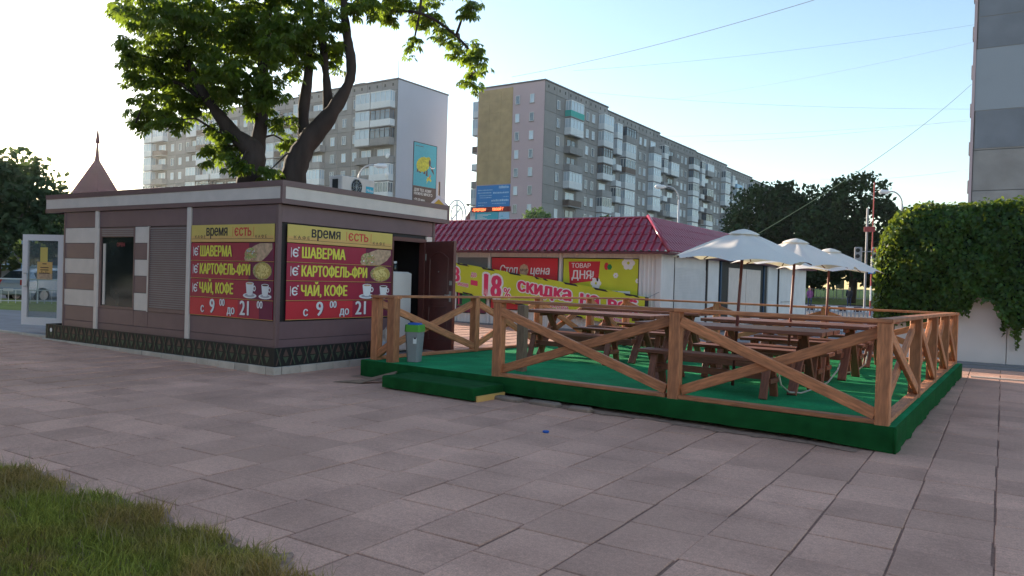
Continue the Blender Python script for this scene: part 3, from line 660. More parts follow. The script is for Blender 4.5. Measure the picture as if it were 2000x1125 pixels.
def bay(p, q, z1, z2, m='wood', brace=True):
    p, q = Vector((*p,0)), Vector((*q,0)); d = (q-p).normalized(); nrm = Vector((-d.y,d.x,0)); o1, o2 = nrm*.028, nrm*-.028
    a, b2 = p+d*.07, q-d*.07
    if brace:
        a = a+d*random.uniform(-.015,.02); b2 = b2-d*random.uniform(-.015,.02); z1 += random.uniform(-.02,.012); z2 += random.uniform(-.02,.012)
        beam('brace', (a.x+o1.x,a.y+o1.y,DZ+.10), (b2.x+o1.x,b2.y+o1.y,z2-.10), .05, .11, M[m], te)
        beam('brace', (a.x+o2.x,a.y+o2.y,z1-.10), (b2.x+o2.x,b2.y+o2.y,DZ+.10), .05, .11, M[m], te)
    beam('bottom_rail', (a.x,a.y,DZ+.027), (b2.x,b2.y,DZ+.027), .12, .045, M[m], te)
fr_pts = [(-5.63,8.52),(-3.10,8.32),(-.94,8.14)]
rt_pts = [(-.94,8.14),(-.88,10.55),(-.83,12.45),(-.78,14.3),(-.73,15.98)]
bk_pts = [(-7.30,16.32),(-5.15,16.22),(-2.95,16.1),(-.73,15.98)]
lf_pts = [(-8.08,8.82),(-7.86,11.1),(-7.68,13.0),(-7.48,14.85),(-7.30,16.32)]
for pts, za, zb in ((fr_pts,1.27,1.27),(rt_pts,1.27,1.17),(bk_pts,1.19,1.17),(lf_pts,1.24,1.19)):
    n = len(pts)-1
    for i in range(n):
        z1 = za+(zb-za)*i/n; z2 = za+(zb-za)*(i+1)/n; bay(pts[i], pts[i+1], z1-.045, z2-.045)
    for i in range(n):
        z1 = za+(zb-za)*i/n; z2 = za+(zb-za)*(i+1)/n; P, Q = Vector((*pts[i],z1-.02)), Vector((*pts[i+1],z2-.02)); d = (Q-P).normalized()
        beam('top_rail', P-d*(.07 if i == 0 else 0)+Vector((0,0,.002*(pts is rt_pts))), Q+d*(.07 if i == n-1 else -.004)+Vector((0,0,.002*(pts is rt_pts))), .15, .04, M['wood'], te)
done = set()
for pts, za, zb in ((fr_pts,1.27,1.27),(rt_pts,1.27,1.17),(bk_pts,1.19,1.17),(lf_pts,1.24,1.19)):
    for i, p in enumerate(pts):
        if p in done: continue
        done.add(p); post(p, za+(zb-za)*i/(len(pts)-1)-.042)
post((-7.66,8.72), 1.20, w=.14); beam('top_rail', (-8.12,8.80,1.222), (-7.58,8.72,1.222), .15, .04, M['wood'], te)
beam('brace', (-8.02,8.80,.34), (-7.74,8.73,.50), .05, .11, M['wood'], te)
post((-5.70,9.22), 1.18, m='wood_old', w=.12)
# step
sp = thing('entrance_step', 'low green carpeted step in front of the terrace entrance', 'step', (-6.3,8.1,0))
st = MB().box(-.84,.84,-.30,.30,.0,.155); 
sm = Matrix.Translation((-6.27,8.14,0)) @ Matrix.Rotation(R_(-4.3),4,'Z')
part('step_carpet', MB().cbox(-.84,.80,-.30,.31,.02,.175,.012), M['carpet_shade'], sp, sm)
part('step_frame', MB().box(.805,.83,-.26,.3,.0,.075), M['s_org'], sp, sm)

# picnic tables and benches
def make_table():
    r = thing('picnic_table', '', 'table')
    for k in range(5): beam('plank', (-1.2,-.36+k*.18,.75), (1.2+.01*(k%2),-.36+k*.18,.75), .168, .048, M['table'], r)
    for s in (-.88,.88):
        for q in (-1, 1): beam('leg', (s+.03*q,q*.34,0.0), (s+.03*q,-q*.16,.724), .05, .11, M['table'], r, up=(1,0,0))
        beam('crossbar', (s,-.38,.70), (s,.38,.70), .045, .05, M['table'], r); beam('crossbar', (s-.07,-.30,.34), (s-.07,.30,.34), .04, .08, M['table'], r)
    beam('stretcher', (-.9,0,.30), (.9,0,.30), .05, .10, M['table'], r)
    return r
def make_bench():
    r = thing('bench', '', 'bench')
    for k in range(2): beam('plank', (-.92,-.08+k*.16,.43), (.92,-.08+k*.16,.43), .15, .045, M['table'], r)
    for s in (-.72,.72):
        for q in (-1, 1): beam('leg', (s,q*.19,0.0), (s,q*.07,.406), .045, .09, M['table'], r, up=(1,0,0))
        beam('crossbar', (s+.05,-.13,.20), (s+.05,.13,.20), .04, .06, M['table'], r)
    beam('stretcher', (-.72,0,.24), (.72,0,.24), .04, .08, M['table'], r)
    return r
tb, bn = make_table(), make_bench()
TABS = [(-2.93,9.95,-3,'dark wood picnic table nearest the camera under the first umbrella'),
        (-2.72,12.0,-2,'dark wood picnic table in the middle under the second umbrella'),
        (-2.70,14.25,-4,'dark wood picnic table at the back right under the third umbrella'),
        (-5.80,11.75,-3,'dark wood picnic table without umbrella, front of the left pair'),
        (-5.75,13.85,-3,'dark wood picnic table without umbrella, rear of the left pair')]
BEN = ['on its near side','on its far side']
NM = ['the nearest table under an umbrella','the middle umbrella table','the rearmost umbrella table','the front left table','the rear left table']
fb = True
for i, (x, y, a, lab) in enumerate(TABS):
    o_ = tb if i == 0 else copy_tree(tb); o_.location = (x,y,DZ+.004); o_.rotation_euler = (0,0,R_(a)); tag(o_, lab, 'table', 'picnic tables on the terrace')
    for q, s in enumerate((-1, 1)):
        b_ = bn if fb else copy_tree(bn); fb = False
        dx, dy = -math.sin(R_(a))*s*.72, math.cos(R_(a))*s*.72
        off = (-.02 if i == 0 and s == -1 else random.uniform(-.1,.15))
        b_.location = (x+dx+off, y+dy, DZ+.004); b_.rotation_euler = (0,0,R_(a+random.uniform(-3,3)))
        tag(b_, ['dark wood bench on the near side of ','dark wood bench on the far side of '][q]+NM[i], 'bench', 'benches on the terrace')
# umbrellas
def make_umbrella():
    r = thing('garden_umbrella', '', 'umbrella'); RR = .93; z0, z1 = 1.60, 2.0; nv = 8; nu = 6
    mb = MB(); ns = 8*nu
    for j in range(1, nv+1):
        t = j/nv
        for k in range(ns):
            a = 2*math.pi*k/ns; f = (k % nu)/nu; sag = math.sin(math.pi*f)
            rr = RR*t*(math.cos(math.pi/8)/math.cos((f-.5)*math.pi/4))*(1-.035*sag*t)
            z = z1-(z1-z0)*(t**1.22)*(1.0)-.02*math.sin(math.pi*t)*sag-(.0 if j < nv else 0)+.045*sag*t*t*t
            mb.v.append((rr*math.cos(a), rr*math.sin(a), z))
    for j in range(nv-1):
        for k in range(ns): a = j*ns+k; b = j*ns+(k+1)%ns; mb.f.append((a, b, b+ns, a+ns)); mb.m.append(0)
    part('canopy', mb, M['canopy'], r, smooth=True)
    vt = MB()
    for j, (rr, z) in enumerate(((.012,2.025),(.08,2.01),(.16,1.98),(.20,1.955))):
        for k in range(32): a = 2*math.pi*k/32; vt.v.append((rr*math.cos(a)*(1-.05*abs(math.sin(a*4))), rr*math.sin(a)*(1-.05*abs(math.sin(a*4))), z))
    for j in range(3):
        for k in range(32): a = j*32+k; b = j*32+(k+1)%32; vt.f.append((a, b, b+32, a+32)); vt.m.append(0)
    part('vent_cap', vt, M['canopy'], r, smooth=True)
    for k in range(8):
        a = math.pi/4*k; ca, sa = math.cos(a), math.sin(a)
        part('rib', MB().tube([(.03*ca,.03*sa,1.95),(.3*ca,.3*sa,1.85),(.6*ca,.6*sa,1.715),(.84*ca,.84*sa,1.615)], .008, 5), M['polered'], r)
    part('pole', MB().tube([(0,0,.0),(0,0,2.0)], .020, 12), M['polered'], r, smooth=True)
    part('hub', MB().lathe([(.03,1.66),(.05,1.68),(.05,1.74),(.03,1.76)], 12), M['polered'], r)
    return r
um = make_umbrella()
for i, (x, y, tx, ty, rz, lab) in enumerate(((-2.92,9.94,.035,.045,8,'largest cream garden umbrella, nearest the camera and leftmost'),(-2.70,11.95,.03,.03,25,'cream garden umbrella between the nearest and the farthest ones'),(-2.74,15.0,.03,.02,14,'cream garden umbrella farthest back and rightmost'))):
    o_ = um if i == 0 else copy_tree(um); o_.location = (x,y,DZ+.003); o_.rotation_euler = (tx*.6,ty,R_(rz)); tag(o_, lab, 'umbrella', 'umbrellas over the terrace tables')
# chain from table leg to table leg
mb = MB(); pts = [(-2.18,9.25,.52),(-2.16,9.28,.40),(-2.10,9.45,.30),(-2.02,9.7,.272),(-1.98,10.2,.27),(-1.95,11.0,.28),(-1.93,11.6,.40),(-1.93,11.8,.5)]
mb.tube(pts, .011, 6); mb.tube([(-1.93,11.8,.5),(-1.9,12.1,.32),(-1.87,12.8,.28),(-1.86,13.7,.33),(-1.87,14.0,.5)], .011, 6)
tag(part('chain', mb, M['chain']), 'pale metal chain linking the picnic tables across the green carpet', 'chain')
# waste bin
bi = thing('waste_bin', 'slim grey waste bin with green lid beside the entrance post', 'bin', (-7.66,9.0,DZ))
def rbox(mb, w0, d0, w1, d1, z0, z1, r=.03):
    for (w, d, z) in ((w0,d0,z0),(w1,d1,z1)):
        mb.v += [(-w/2,-d/2+r,z),(-w/2+r,-d/2,z),(w/2-r,-d/2,z),(w/2,-d/2+r,z),(w/2,d/2-r,z),(w/2-r,d/2,z),(-w/2+r,d/2,z),(-w/2,d/2-r,z)]
    n = len(mb.v)-16
    for k in range(8): mb.f.append((n+k, n+(k+1)%8, n+8+(k+1)%8, n+8+k)); mb.m.append(0)
    mb.f.append(tuple(n+8+k for k in range(8))); mb.m.append(0); mb.f.append(tuple(n+7-k for k in range(8))); mb.m.append(0); return mb
bm_ = Matrix.Translation((-7.50,9.03,DZ+.003)) @ Matrix.Rotation(R_(20),4,'Z')
part('bin_body', rbox(MB(), .18,.20,.235,.27,0,.46), M['bin'], bi, bm_); part('lid', rbox(MB(), .25,.285,.24,.27,.455,.56), M['lime'], bi, bm_); part('flap', rbox(MB(), .19,.21,.17,.18,.561,.585), M['bluep'], bi, bm_)
part('sticker', MB().rect(.0,.055,0,.13,.001,0).rect(.01,.045,.07,.10,.001,1,.001), [M['s_wht'], M['s_blk']], bi, bm_ @ plane_m((.02,-.131,.28),(1,0,0),(0,.05,1)))
# litter and bags
def crumple(name, label, cat, c, r, m, seed, z0):
    mb = MB(); rr = random.Random(seed); nu, nv = 14, 8
    for j in range(nv+1):
        for k in range(nu):
            th = math.pi*j/nv; ph = 2*math.pi*k/nu; f = rr.uniform(.75,1.15)
            mb.v.append((c[0]+r[0]*f*math.sin(th)*math.cos(ph), c[1]+r[1]*f*math.sin(th)*math.sin(ph), max(z0, c[2]+r[2]*f*math.cos(th))))
    for j in range(nv):
        for k in range(nu): a = j*nu+k; b = j*nu+(k+1)%nu; mb.f.append((a, b, b+nu, a+nu)); mb.m.append(0)
    return tag(part(name, mb, m), label, cat)
crumple('plastic_bag', 'crumpled white plastic bag behind the left corner post of the terrace', 'bag', (-8.55,9.6,.22), (.16,.18,.24), M['bag'], 1, .002)
crumple('plastic_bag', 'white plastic sack on the ground below the open brown door', 'bag', (-7.95,11.9,.12), (.32,.2,.14), M['bag'], 2, .002)
crumple('cardboard_box', 'brown crumpled box leaning at the kiosk wall behind the railing', 'box', (-8.9,9.95,.3), (.12,.14,.32), M['stone'], 3, .002)
mb = MB().add([(-7.75,7.75,.01),(-7.35,7.9,.01),(-7.05,8.25,.12),(-7.12,8.42,.16),(-7.4,8.05,.05)], [(0,1,2,3,4)]).add([(-7.75,7.75,.002),(-7.35,7.9,.002),(-7.05,8.25,.10),(-7.12,8.42,.14),(-7.4,8.05,.03)], [(4,3,2,1,0)])
tag(part('broken_board', mb, M['wood_old'], mtx=Matrix.Translation((-.28,.12,0))), 'broken brown piece of board on the ground left of the green step', 'board')
tag(part('bottle_cap', MB().lathe([(.03,0),(.035,.012),(.03,.02),(.0,.02)], 12, c=(-3.86,6.75,.002), cap=False), M['bluep']), 'tiny blue plastic cap lying on the pavement in front of the terrace', 'cap')
for i, (x, y, w) in enumerate(((-5.32,8.22,.55),(-4.72,8.22,.42),(-4.2,8.15,.3))):
    tag(part('stone_block', MB().cbox(-w/2,w/2,-.07,.07,0,.055,.02), M['stone_d'], mtx=Matrix.Translation((x,y,-.005)) @ Matrix.Rotation(R_(-5+3*i),4,'Z')),
        ['longest worn kerb stone under the terrace edge beside the step','middle worn kerb stone under the terrace edge','shortest worn kerb stone under the terrace edge, farthest from the step'][i], 'stone', 'old kerb stones under the terrace edge')

# ================================================================== PAVILION with maroon metal roof
PY, PX1, PX0, PY1 = 20.12, -8.0, -19.0, 38.8
pv = thing('shop_pavilion', 'long low white shop pavilion with maroon metal tile roof', 'shop', (-13.5,29,0))
part('wall', MB().box(PX0,PX1-.03,PY+.03,PY1,0,2.45), M['white'], pv)
# front: ribbed sheet panels between flat posts
x = -16.9; i = 0
def sheet(x0, x1, z0, z1, ribs):
    mb = MB().box(x0,x1,PY+.012,PY+.031,z0,z1)
    n = max(1, int((x1-x0)/ribs))
    for k in range(n): q = x0+(k+.5)*(x1-x0)/n; mb.add([(q-.03,PY+.012,z0),(q-.012,PY,z0),(q+.012,PY,z0),(q+.03,PY+.012,z0),(q-.03,PY+.012,z1),(q-.012,PY,z1),(q+.012,PY,z1),(q+.03,PY+.012,z1)], [(0,1,5,4),(1,2,6,5),(2,3,7,6)])
    return part('sheet_panel', mb, M['white'], pv)
for x0, x1 in ((-16.9,-15.05),(-15.0,-13.78),(-13.70,-11.2),(-11.14,-8.62),(-8.58,-8.06)): sheet(x0+.02, x1-.02, .12, 2.42, .12)
for x in (-15.03,-13.74,-11.17,-8.60): part('post', MB().cbox(x-.035,x+.035,PY-.025,PY+.03,.0,2.42,.006), M['white'], pv)
part('plinth', MB().box(-16.9,-8.0,PY-.05,PY+.03,0,.12).box(-8.03,-7.95,PY+.03,PY1,0,.12), M['conc_d'], pv)
part('corner_post', MB().cbox(-8.14,-7.97,PY-.03,PY+.12,0,2.42,.01), M['white'], pv)
# side facing the street
def side(y0, y1, z0, z1, m, name='wall_panel', d=.0, lab=None): return part(name, MB().cbox(PX1-.031,PX1+d,y0+.012,y1-.012,z0,z1,.006), M[m], pv, label=lab)
side(20.3,21.15,.12,2.42,'white'); side(24.0,25.3,.12,2.42,'white')
side(21.15,24.0,2.0,2.42,'white'); 
mb = MB()
for k in range(40): mb.cbox(PX1-.03,PX1+.012,21.2,23.95,.12+k*.047,.12+k*.047+.042,.006)
rs_ = part('roller_shutter', mb, M['white'], pv)
side(31.5,33.2,.12,2.42,'white'); side(33.3,36.0,.12,2.42,'white'); side(36.05,38.7,.12,2.42,'white')
part('doorway_recess', MB().box(PX1-.02,PX1+.006,25.3,31.5,.1,2.42), M['dark'], pv)
part('shop_door', MB().cbox(PX1,PX1+.03,26.3,28.4,.12,2.15,.006).cbox(PX1,PX1+.03,28.45,30.4,.12,2.15,.006), M['cream'], pv)
for y in (23.97,25.4,30.9,33.25): part('dark_post', MB().box(PX1-.01,PX1+.05,y-.05,y+.05,0,2.42), M['blue'] if y in (25.4,30.9) else M['gap'], pv)
for y in (21.17,31.6,36.02): part('seam', MB().box(PX1+.0,PX1+.008,y-.012,y+.012,.12,2.42), M['gap'], pv)
part('handle_rail', MB().tube([(PX1+.05,33.8,.9),(PX1+.05,35.4,.9)], .015, 6), M['steel'], pv)
# metal tile roof: ribs down the slope in four courses
EY, EX, EZ, S_, RH = 19.68, -7.62, 2.40, 1.06, 1.02
def prof(t):
    t = t % 1.0
    return .055*min(1, (1-abs(t-.3)/.2)*2.2) if abs(t-.3) < .2 else 0.0
def tile_roof(name, ax):
    mb = MB(); pitch = .235; sub = 10; L0, L1 = (0, 11.3) if ax == 'x' else (0, 19.6); ncol = int((L1-L0)/pitch*sub); rows = []
    for r in range(4): rows += [(r/4, .0+.014), ((r+1)/4-.001, .0)]
    for (v, lift) in rows:
        for c in range(ncol+1):
            q = c*pitch/sub; lim = S_*v; qq = max(q, lim)
            h = (prof(c/sub) if q >= lim else 0)+lift
            nx_, nz_ = RH/math.hypot(RH,S_), S_/math.hypot(RH,S_)
            off = S_*v-h*nx_; z = EZ+RH*v+h*nz_
            if ax == 'x': mb.v.append((EX-qq, EY+off, z))
            else: mb.v.append((EX-off, EY+qq, z))
    nr = len(rows); w = ncol+1
    for r in range(nr-1):
        for c in range(ncol):
            a = r*w+c; f = (a, a+w, a+w+1, a+1) if ax == 'x' else (a, a+1, a+w+1, a+w)
            mb.f.append(f); mb.m.append(0)
    return part(name, mb, M['roofred'], pv)
tile_roof('roof_slope', 'x'); tile_roof('roof_slope', 'y')
part('roof_top', MB().box(-18.9,EX-S_+.02,EY+S_-.02,39.2,3.36,EZ+RH-.01), M['roofred'], pv)
part('hip_cap', MB().tube([(EX+.02,EY-.02,EZ+.03),(EX-S_,EY+S_,EZ+RH+.05)], .055, 8), M['roofred'], pv, smooth=True)
part('ridge_cap', MB().tube([(EX-S_,EY+S_,EZ+RH+.015),(-18.9,EY+S_,EZ+RH+.015)], .035, 8), M['roofred'], pv, smooth=True)
part('ridge_cap', MB().tube([(EX-S_,EY+S_,EZ+RH+.015),(EX-S_,39.2,EZ+RH+.015)], .035, 8), M['roofred'], pv, smooth=True)
part('eave_board', MB().box(-18.9,EX,EY,EY+.03,EZ-.05,EZ+.0).box(EX-.03,EX,EY+.03,39.2,EZ-.05,EZ).box(-18.9,EX-.03,EY+.03,PY+.03,EZ-.045,EZ-.03).box(PX1-.03,EX-.03,PY+.03,39.2,EZ-.045,EZ-.03), M['roofdk'], pv)
# posters on the front wall
def poster(name, x0, x1, z0, z1, mats, build, label=None):
    mb = MB().rect(0, x1-x0, 0, z1-z0, .012, 0, 0); build(mb, x1-x0, z1-z0)
    p = part(name, mb, mats, pv, plane_m((x0,PY-.004,z0),(1,0,0),(0,0,1)))
    e = MB()
    for a in ((0,0,x1-x0,0),(x1-x0,0,x1-x0,z1-z0),(x1-x0,z1-z0,0,z1-z0),(0,z1-z0,0,0)): e.tube([(a[0],a[1],.012),(a[2],a[3],.012)], .014, 4)
    part('frame', e, M['gap'], p, plane_m((x0,PY-.004,z0),(1,0,0),(0,0,1)))
    if label: p['label'] = label
    return p
def b_red(mb, w, h):
    text_mb(mb, 'Стоп', .30, h-.50, .36, 1, sx=.80, bold=.02, z=.013, shear=.15); text_mb(mb, 'цена', 1.42, h-.50, .36, 1, sx=.85, bold=.02, z=.013, shear=.15)
    mb.ell(1.21, h-.38, .17, .19, .001, 2, .013, 8); text_mb(mb, 'STOP', 1.21, h-.42, .11, 3, align='CENTER', bold=.02, z=.0145); mb.rect(.9, 2.1, h-.66, h-.645, .001, 4, .013)
poster('poster', -13.65, -11.24, .59, 2.21, [M['s_red'], M['s_wht'], M['s_tan'], M['s_blk'], M['s_org']], b_red, 'red poster on the pavilion wall')
def b_yel(mb, w, h):
    mb.poly([(.18,h-.10),(.24,h-.76),(.95,h-.66),(1.17,h-.66),(1.22,h-.08)], .001, 1, .0125)
    text_mb(mb, 'ТОВАР', .28, h-.28, .19, 2, sx=1.0, bold=.02, z=.0145); text_mb(mb, 'ДНЯ!', .29, h-.60, .34, 2, sx=.90, bold=.025, z=.0145)
    def flower(x, y, r, s=6):
        for q in range(s): mb.ell(x+r*.6*math.cos(q*6.283/s), y+r*.6*math.sin(q*6.283/s), r*.42, r*.42, .0006, 3, .0128+q*.0001, 10)
    flower(1.10,h-.72,.17); flower(2.1,h-.12,.20); flower(1.72,h-.48,.08); flower(2.40,h-.62,.07); flower(.95,h-.50,.06)
    mb.ell(1.42,h-.22,.07,.11,.001,1,.0127); mb.ell(1.52,h-.24,.08,.09,.001,4,.0135,6)
    mb.rect(1.55,2.18,h-1.22,h-.92,.001,2,.013); mb.rect(1.55,1.80,h-1.22,h-.93,.0008,5,.0145); text_mb(mb, 'Лидер', 1.84, h-1.10, .10, 5, z=.0145); mb.rect(1.9,2.15,h-1.19,h-1.15,.0008,1,.0145)
    mb.rect(.45,1.1,h-1.05,h-.92,.001,6,.013)
poster('poster', -11.07, -8.65, .55, 2.21, [M['s_lime'], M['s_red'], M['s_wht'], M['s_wht'], M['s_green'], M['s_blue'], M['s_lb']], b_yel, 'lime yellow poster on the pavilion wall')
def b_gr(mb, w, h):
    mb.rect(.0,.22,.25,h,.001,1,.0125); mb.rect(.06,.11,.25,h,.001,2,.014); mb.rect(0,w,.0,.22,.001,3,.0125)
    for k in range(6): mb.rect(.45+.02*k,.55+.02*k,h-.22+.01*(k%2),h-.20+.01*(k%2),.001,4,.013)
poster('poster', -14.98, -13.83, .42, 1.72, [M['s_green'], M['s_blk'], M['s_pink'], M['s_plum'], M['s_ytxt']], b_gr, 'dark green poster on the pavilion wall')
part('kiosk_window', MB().box(-14.98,-13.82,PY-.015,PY+.01,1.78,2.20), M['conc_d'], pv)
for y, z in ((21.9,.9),): pass
# banner
bn_m = [M['s_lime'], M['s_blk'], M['s_pink'], M['s_wht']]
bw = 6.78; ang = -math.atan2(.89, 6.72)
mb = MB(); n = 60
def ripple(x, y): return .03*math.sin(x*2.3+y*1.5)+.015*math.sin(x*6.1-y*4)
for i in range(n+1):
    for j in range(7):
        x, y = bw*i/n, -.95*j/6
        mb.v.append((x, y, ripple(x, y)))
for i in range(n):
    for j in range(6): a = i*7+j; mb.f.append((a, a+1, a+8, a+7)); mb.m.append(0)
tx = MB()
def btext(s, x, y, size, sx=1, bold=.03, out=True, c=2):
    if out: text_mb(tx, s, x, y, size, 3, sx=sx, bold=bold, z=.004, halo=.07)
    text_mb(tx, s, x, y, size, c, sx=sx, bold=bold, z=.008)
btext('3', .0, -.60, .66, .90, .04); btext('июня', .18, -.72, .19, .95, .02)
btext('до', .74, -.34, .21, .9, .02); tx.rect(.74,1.02,-.62,-.46,.001,2,.008)
btext('18', 1.14, -.86, .98, .76, .045); btext('%', 1.98, -.80, .42, .85, .02)
btext('скидка', 2.46, -.52, .56, 1.01, .055); btext('на', 4.62, -.54, .56, 1.03, .055); btext('всё', 5.52, -.56, .56, 1.03, .055)
btext('покупки', 3.6, -.80, .17, 1, .01); btext('ассортимент', 5.0, -.84, .17, 1, .01)
for k in range(7): q = .15+k*.98; tx.poly([(q,0),(q+.42,0),(q+.50,-.055),(q+.08,-.055)], .001, 1, .008); tx.poly([(q+.3,-.95),(q+.72,-.95),(q+.64,-.90),(q+.22,-.90)], .001, 1, .008)
tx.rect(bw-.10, bw, -.95, 0, .001, 1, .008)
sk = math.tan(ang)                                               # the band hangs slanted, its letters stay upright
for src in (mb, tx):
    for i, v in enumerate(src.v): src.v[i] = (v[0], v[1]+sk*v[0], v[2]+(ripple(v[0], v[1]) if src is tx else 0))
bo = thing('sale_banner', 'slanting lime banner with pink sale lettering stretched before the pavilion', 'banner', (-15.03,19.93,2.04))
bmx = plane_m((-15.03,19.93,2.04),(1,0,0),(0,0,1))
part('cloth', mb, bn_m, bo, bmx, smooth=True); part('lettering', tx, bn_m, bo, bmx)
part('tie_rope', MB().tube([(-15.03,19.93,2.04),(-15.6,20.0,2.2)], .008, 5).tube([(-8.25,19.93,1.15),(-8.0,20.05,1.3)], .008, 5), M['wire'], bo)
# yellow warning sign seen over the kiosk roof
sg = thing('road_sign', 'white bordered yellow diamond road sign just above the kiosk roof corner', 'road sign', (-18.67,23.71,0))
part('pole', MB().tube([(-18.67,23.71,0),(-18.67,23.71,5.25)], .04, 8), M['wood_old'], sg)
fd = Vector((-F.x,-F.y,0)).normalized(); dm_ = plane_m((-18.67,23.71,3.95)+fd*.05 if False else Vector((-18.67,23.71,4.30))+fd*.05, Vector((fd.y*-1,fd.x,0))*1, (0,0,1))
part('sign_plate', MB().poly([(0,-.42),(.42,0),(0,.42),(-.42,0)], .01, 0).poly([(0,-.27),(.27,0),(0,.27),(-.27,0)], .004, 1, .011), [M['s_wht'], M['ticket']], sg, dm_)

# ================================================================== IVY WALL
iv = thing('garage_wall', 'white concrete garage wall under a thick mass of green ivy', 'wall', (3.0,20,0))
for k in range(5): x0 = -2.05+k*2.14; part('wall_panel', MB().cbox(x0+.006,x0+2.134,19.30,19.42,.0,3.2,.006), M['white_wall'], iv)
part('wall', MB().box(-2.05,8.65,19.42,23.5,0,3.18), M['white_wall'], iv)
struct('concrete_ledge', MB().box(-1.8,9,18.75,19.28,-.02,.05).box(-1.8,9,18.2,18.74,-.02,.02), M['conc_d'])
kb2 = tag(part('kerb', MB().box(-.45,9,16.3,16.42,-.02,.02), M['stone']), kind='structure')
def zb(x): return float(np.interp(x, [-2.6,-2.3,-1.6,-1.0,-.83,-.62,-.5,-.2,-.12,.0,.1,.2,.27,.33,.4,.8,1.5,9], [.7,.8,.85,1.0,1.12,1.10,1.42,1.38,1.15,1.0,.85,.72,.50,.75,.9,1.1,1.0,1.2]))
def zt(x): return float(np.interp(x, [-2.52,-2.4,-2.1,-1.6,-1.0,0,1,9], [2.3,2.75,3.25,3.46,3.42,3.46,3.55,3.6]))
r = np.random.default_rng(11); n = 21000
X = r.uniform(-2.5, 5.0, n); t = r.random(n); Zb = np.array([zb(q) for q in X])+r.normal(0,.05,n); Zt = np.array([zt(q) for q in X])+r.normal(0,.035,n)
Zp = Zb+(Zt-Zb)*t
bul = .16+.10*np.sin(X*2.1+Zp*1.7)+.07*np.sin(X*5.3-Zp*4.1)+.04*np.sin(X*11+Zp*9)
edge = np.clip((Zt-Zp)/.45, 0, 1)**.5; edge2 = np.clip((X+2.52)/.5, 0, 1)**.5
Y = 19.3-.08-bul*edge*edge2-r.random(n)*.10+(1-edge)*.25+(1-edge2)*.5
nt_ = 4500; X2 = r.uniform(-2.4,5,nt_); Z2 = np.array([zt(q) for q in X2])+r.normal(0,.05,nt_); Y2 = 19.3+r.uniform(-.1,1.4,nt_)
ns_ = 3000; Y3 = 19.2+r.uniform(0,3.2,ns_); Z3 = r.uniform(.3,1,ns_)*3.2; X3 = -2.3-r.random(ns_)*.18-.1*np.sin(Z3*3+Y3*2); Y3[:1100] = 18.98+.5*r.random(1100); X3[:1100] += .32*r.random(1100); X3 += np.clip((Z3-2.4),0,1)*.45
P_ = np.c_[np.r_[X,X2,X3], np.r_[Y,Y2,Y3], np.r_[Zp,Z2,Z3]]; n = len(P_)
nr = np.zeros((n,3)); nr[:len(X)] = [0,-1,.35]; nr[len(X):len(X)+nt_] = [0,-.3,1]; nr[len(X)+nt_:] = [-1,0,.35]
nr += r.normal(0,.55,(n,3)); nr /= np.linalg.norm(nr,axis=1)[:,None]
d = np.cross(nr, r.normal(0,1,(n,3))); d[:,2] -= .8; d -= nr*(d*nr).sum(1)[:,None]; d /= np.linalg.norm(d,axis=1)[:,None]; w = np.cross(nr, d); s = r.uniform(.03,.065,n)[:,None]
V = np.stack([P_-d*s*.8, P_-d*s*.2+w*s*.8, P_+d*s*.25+w*s*.45-nr*s*.1, P_+d*s*1.1-nr*s*.25, P_+d*s*.25-w*s*.45-nr*s*.1, P_-d*s*.2-w*s*.8], 1).reshape(-1,3)
b = np.arange(n)[:,None]*6; Fc = np.concatenate([b+[0,1,2,3], b+[0,3,4,5]])
ivl = put('ivy_foliage', np_mesh('ivy_foliage', V, Fc, M['ivyleaf']), iv); ivl['kind'] = 'stuff'
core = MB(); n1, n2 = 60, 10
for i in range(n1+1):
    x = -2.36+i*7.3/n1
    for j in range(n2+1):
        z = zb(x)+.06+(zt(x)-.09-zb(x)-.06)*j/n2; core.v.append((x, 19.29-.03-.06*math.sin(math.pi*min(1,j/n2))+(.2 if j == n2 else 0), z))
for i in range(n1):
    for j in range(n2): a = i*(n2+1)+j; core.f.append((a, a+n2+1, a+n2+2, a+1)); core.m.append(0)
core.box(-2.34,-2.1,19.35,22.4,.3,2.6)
part('ivy_dark_backing', core, M['ivydark'], iv)  # dark sheet behind the leaves, standing for the shade inside the ivy
for (x, z0, z1) in ((.27,.35,.95),(.02,.62,1.1)):
    pts = [(x+.03*math.sin(k*1.7), 19.22, z1-(z1-z0)*k/6) for k in range(7)]; part('hanging_vine', MB().tube(pts, .008, 5), M['bark'], iv)
    V, Fq = leafcloud(60, (x,19.2,(z0+z1)/2), (.05,.05,(z1-z0)/2), .045, int(z0*100)); put('vine_leaves', np_mesh('vine_leaves', V, Fq, M['ivyleaf']), iv)['kind'] = 'stuff'

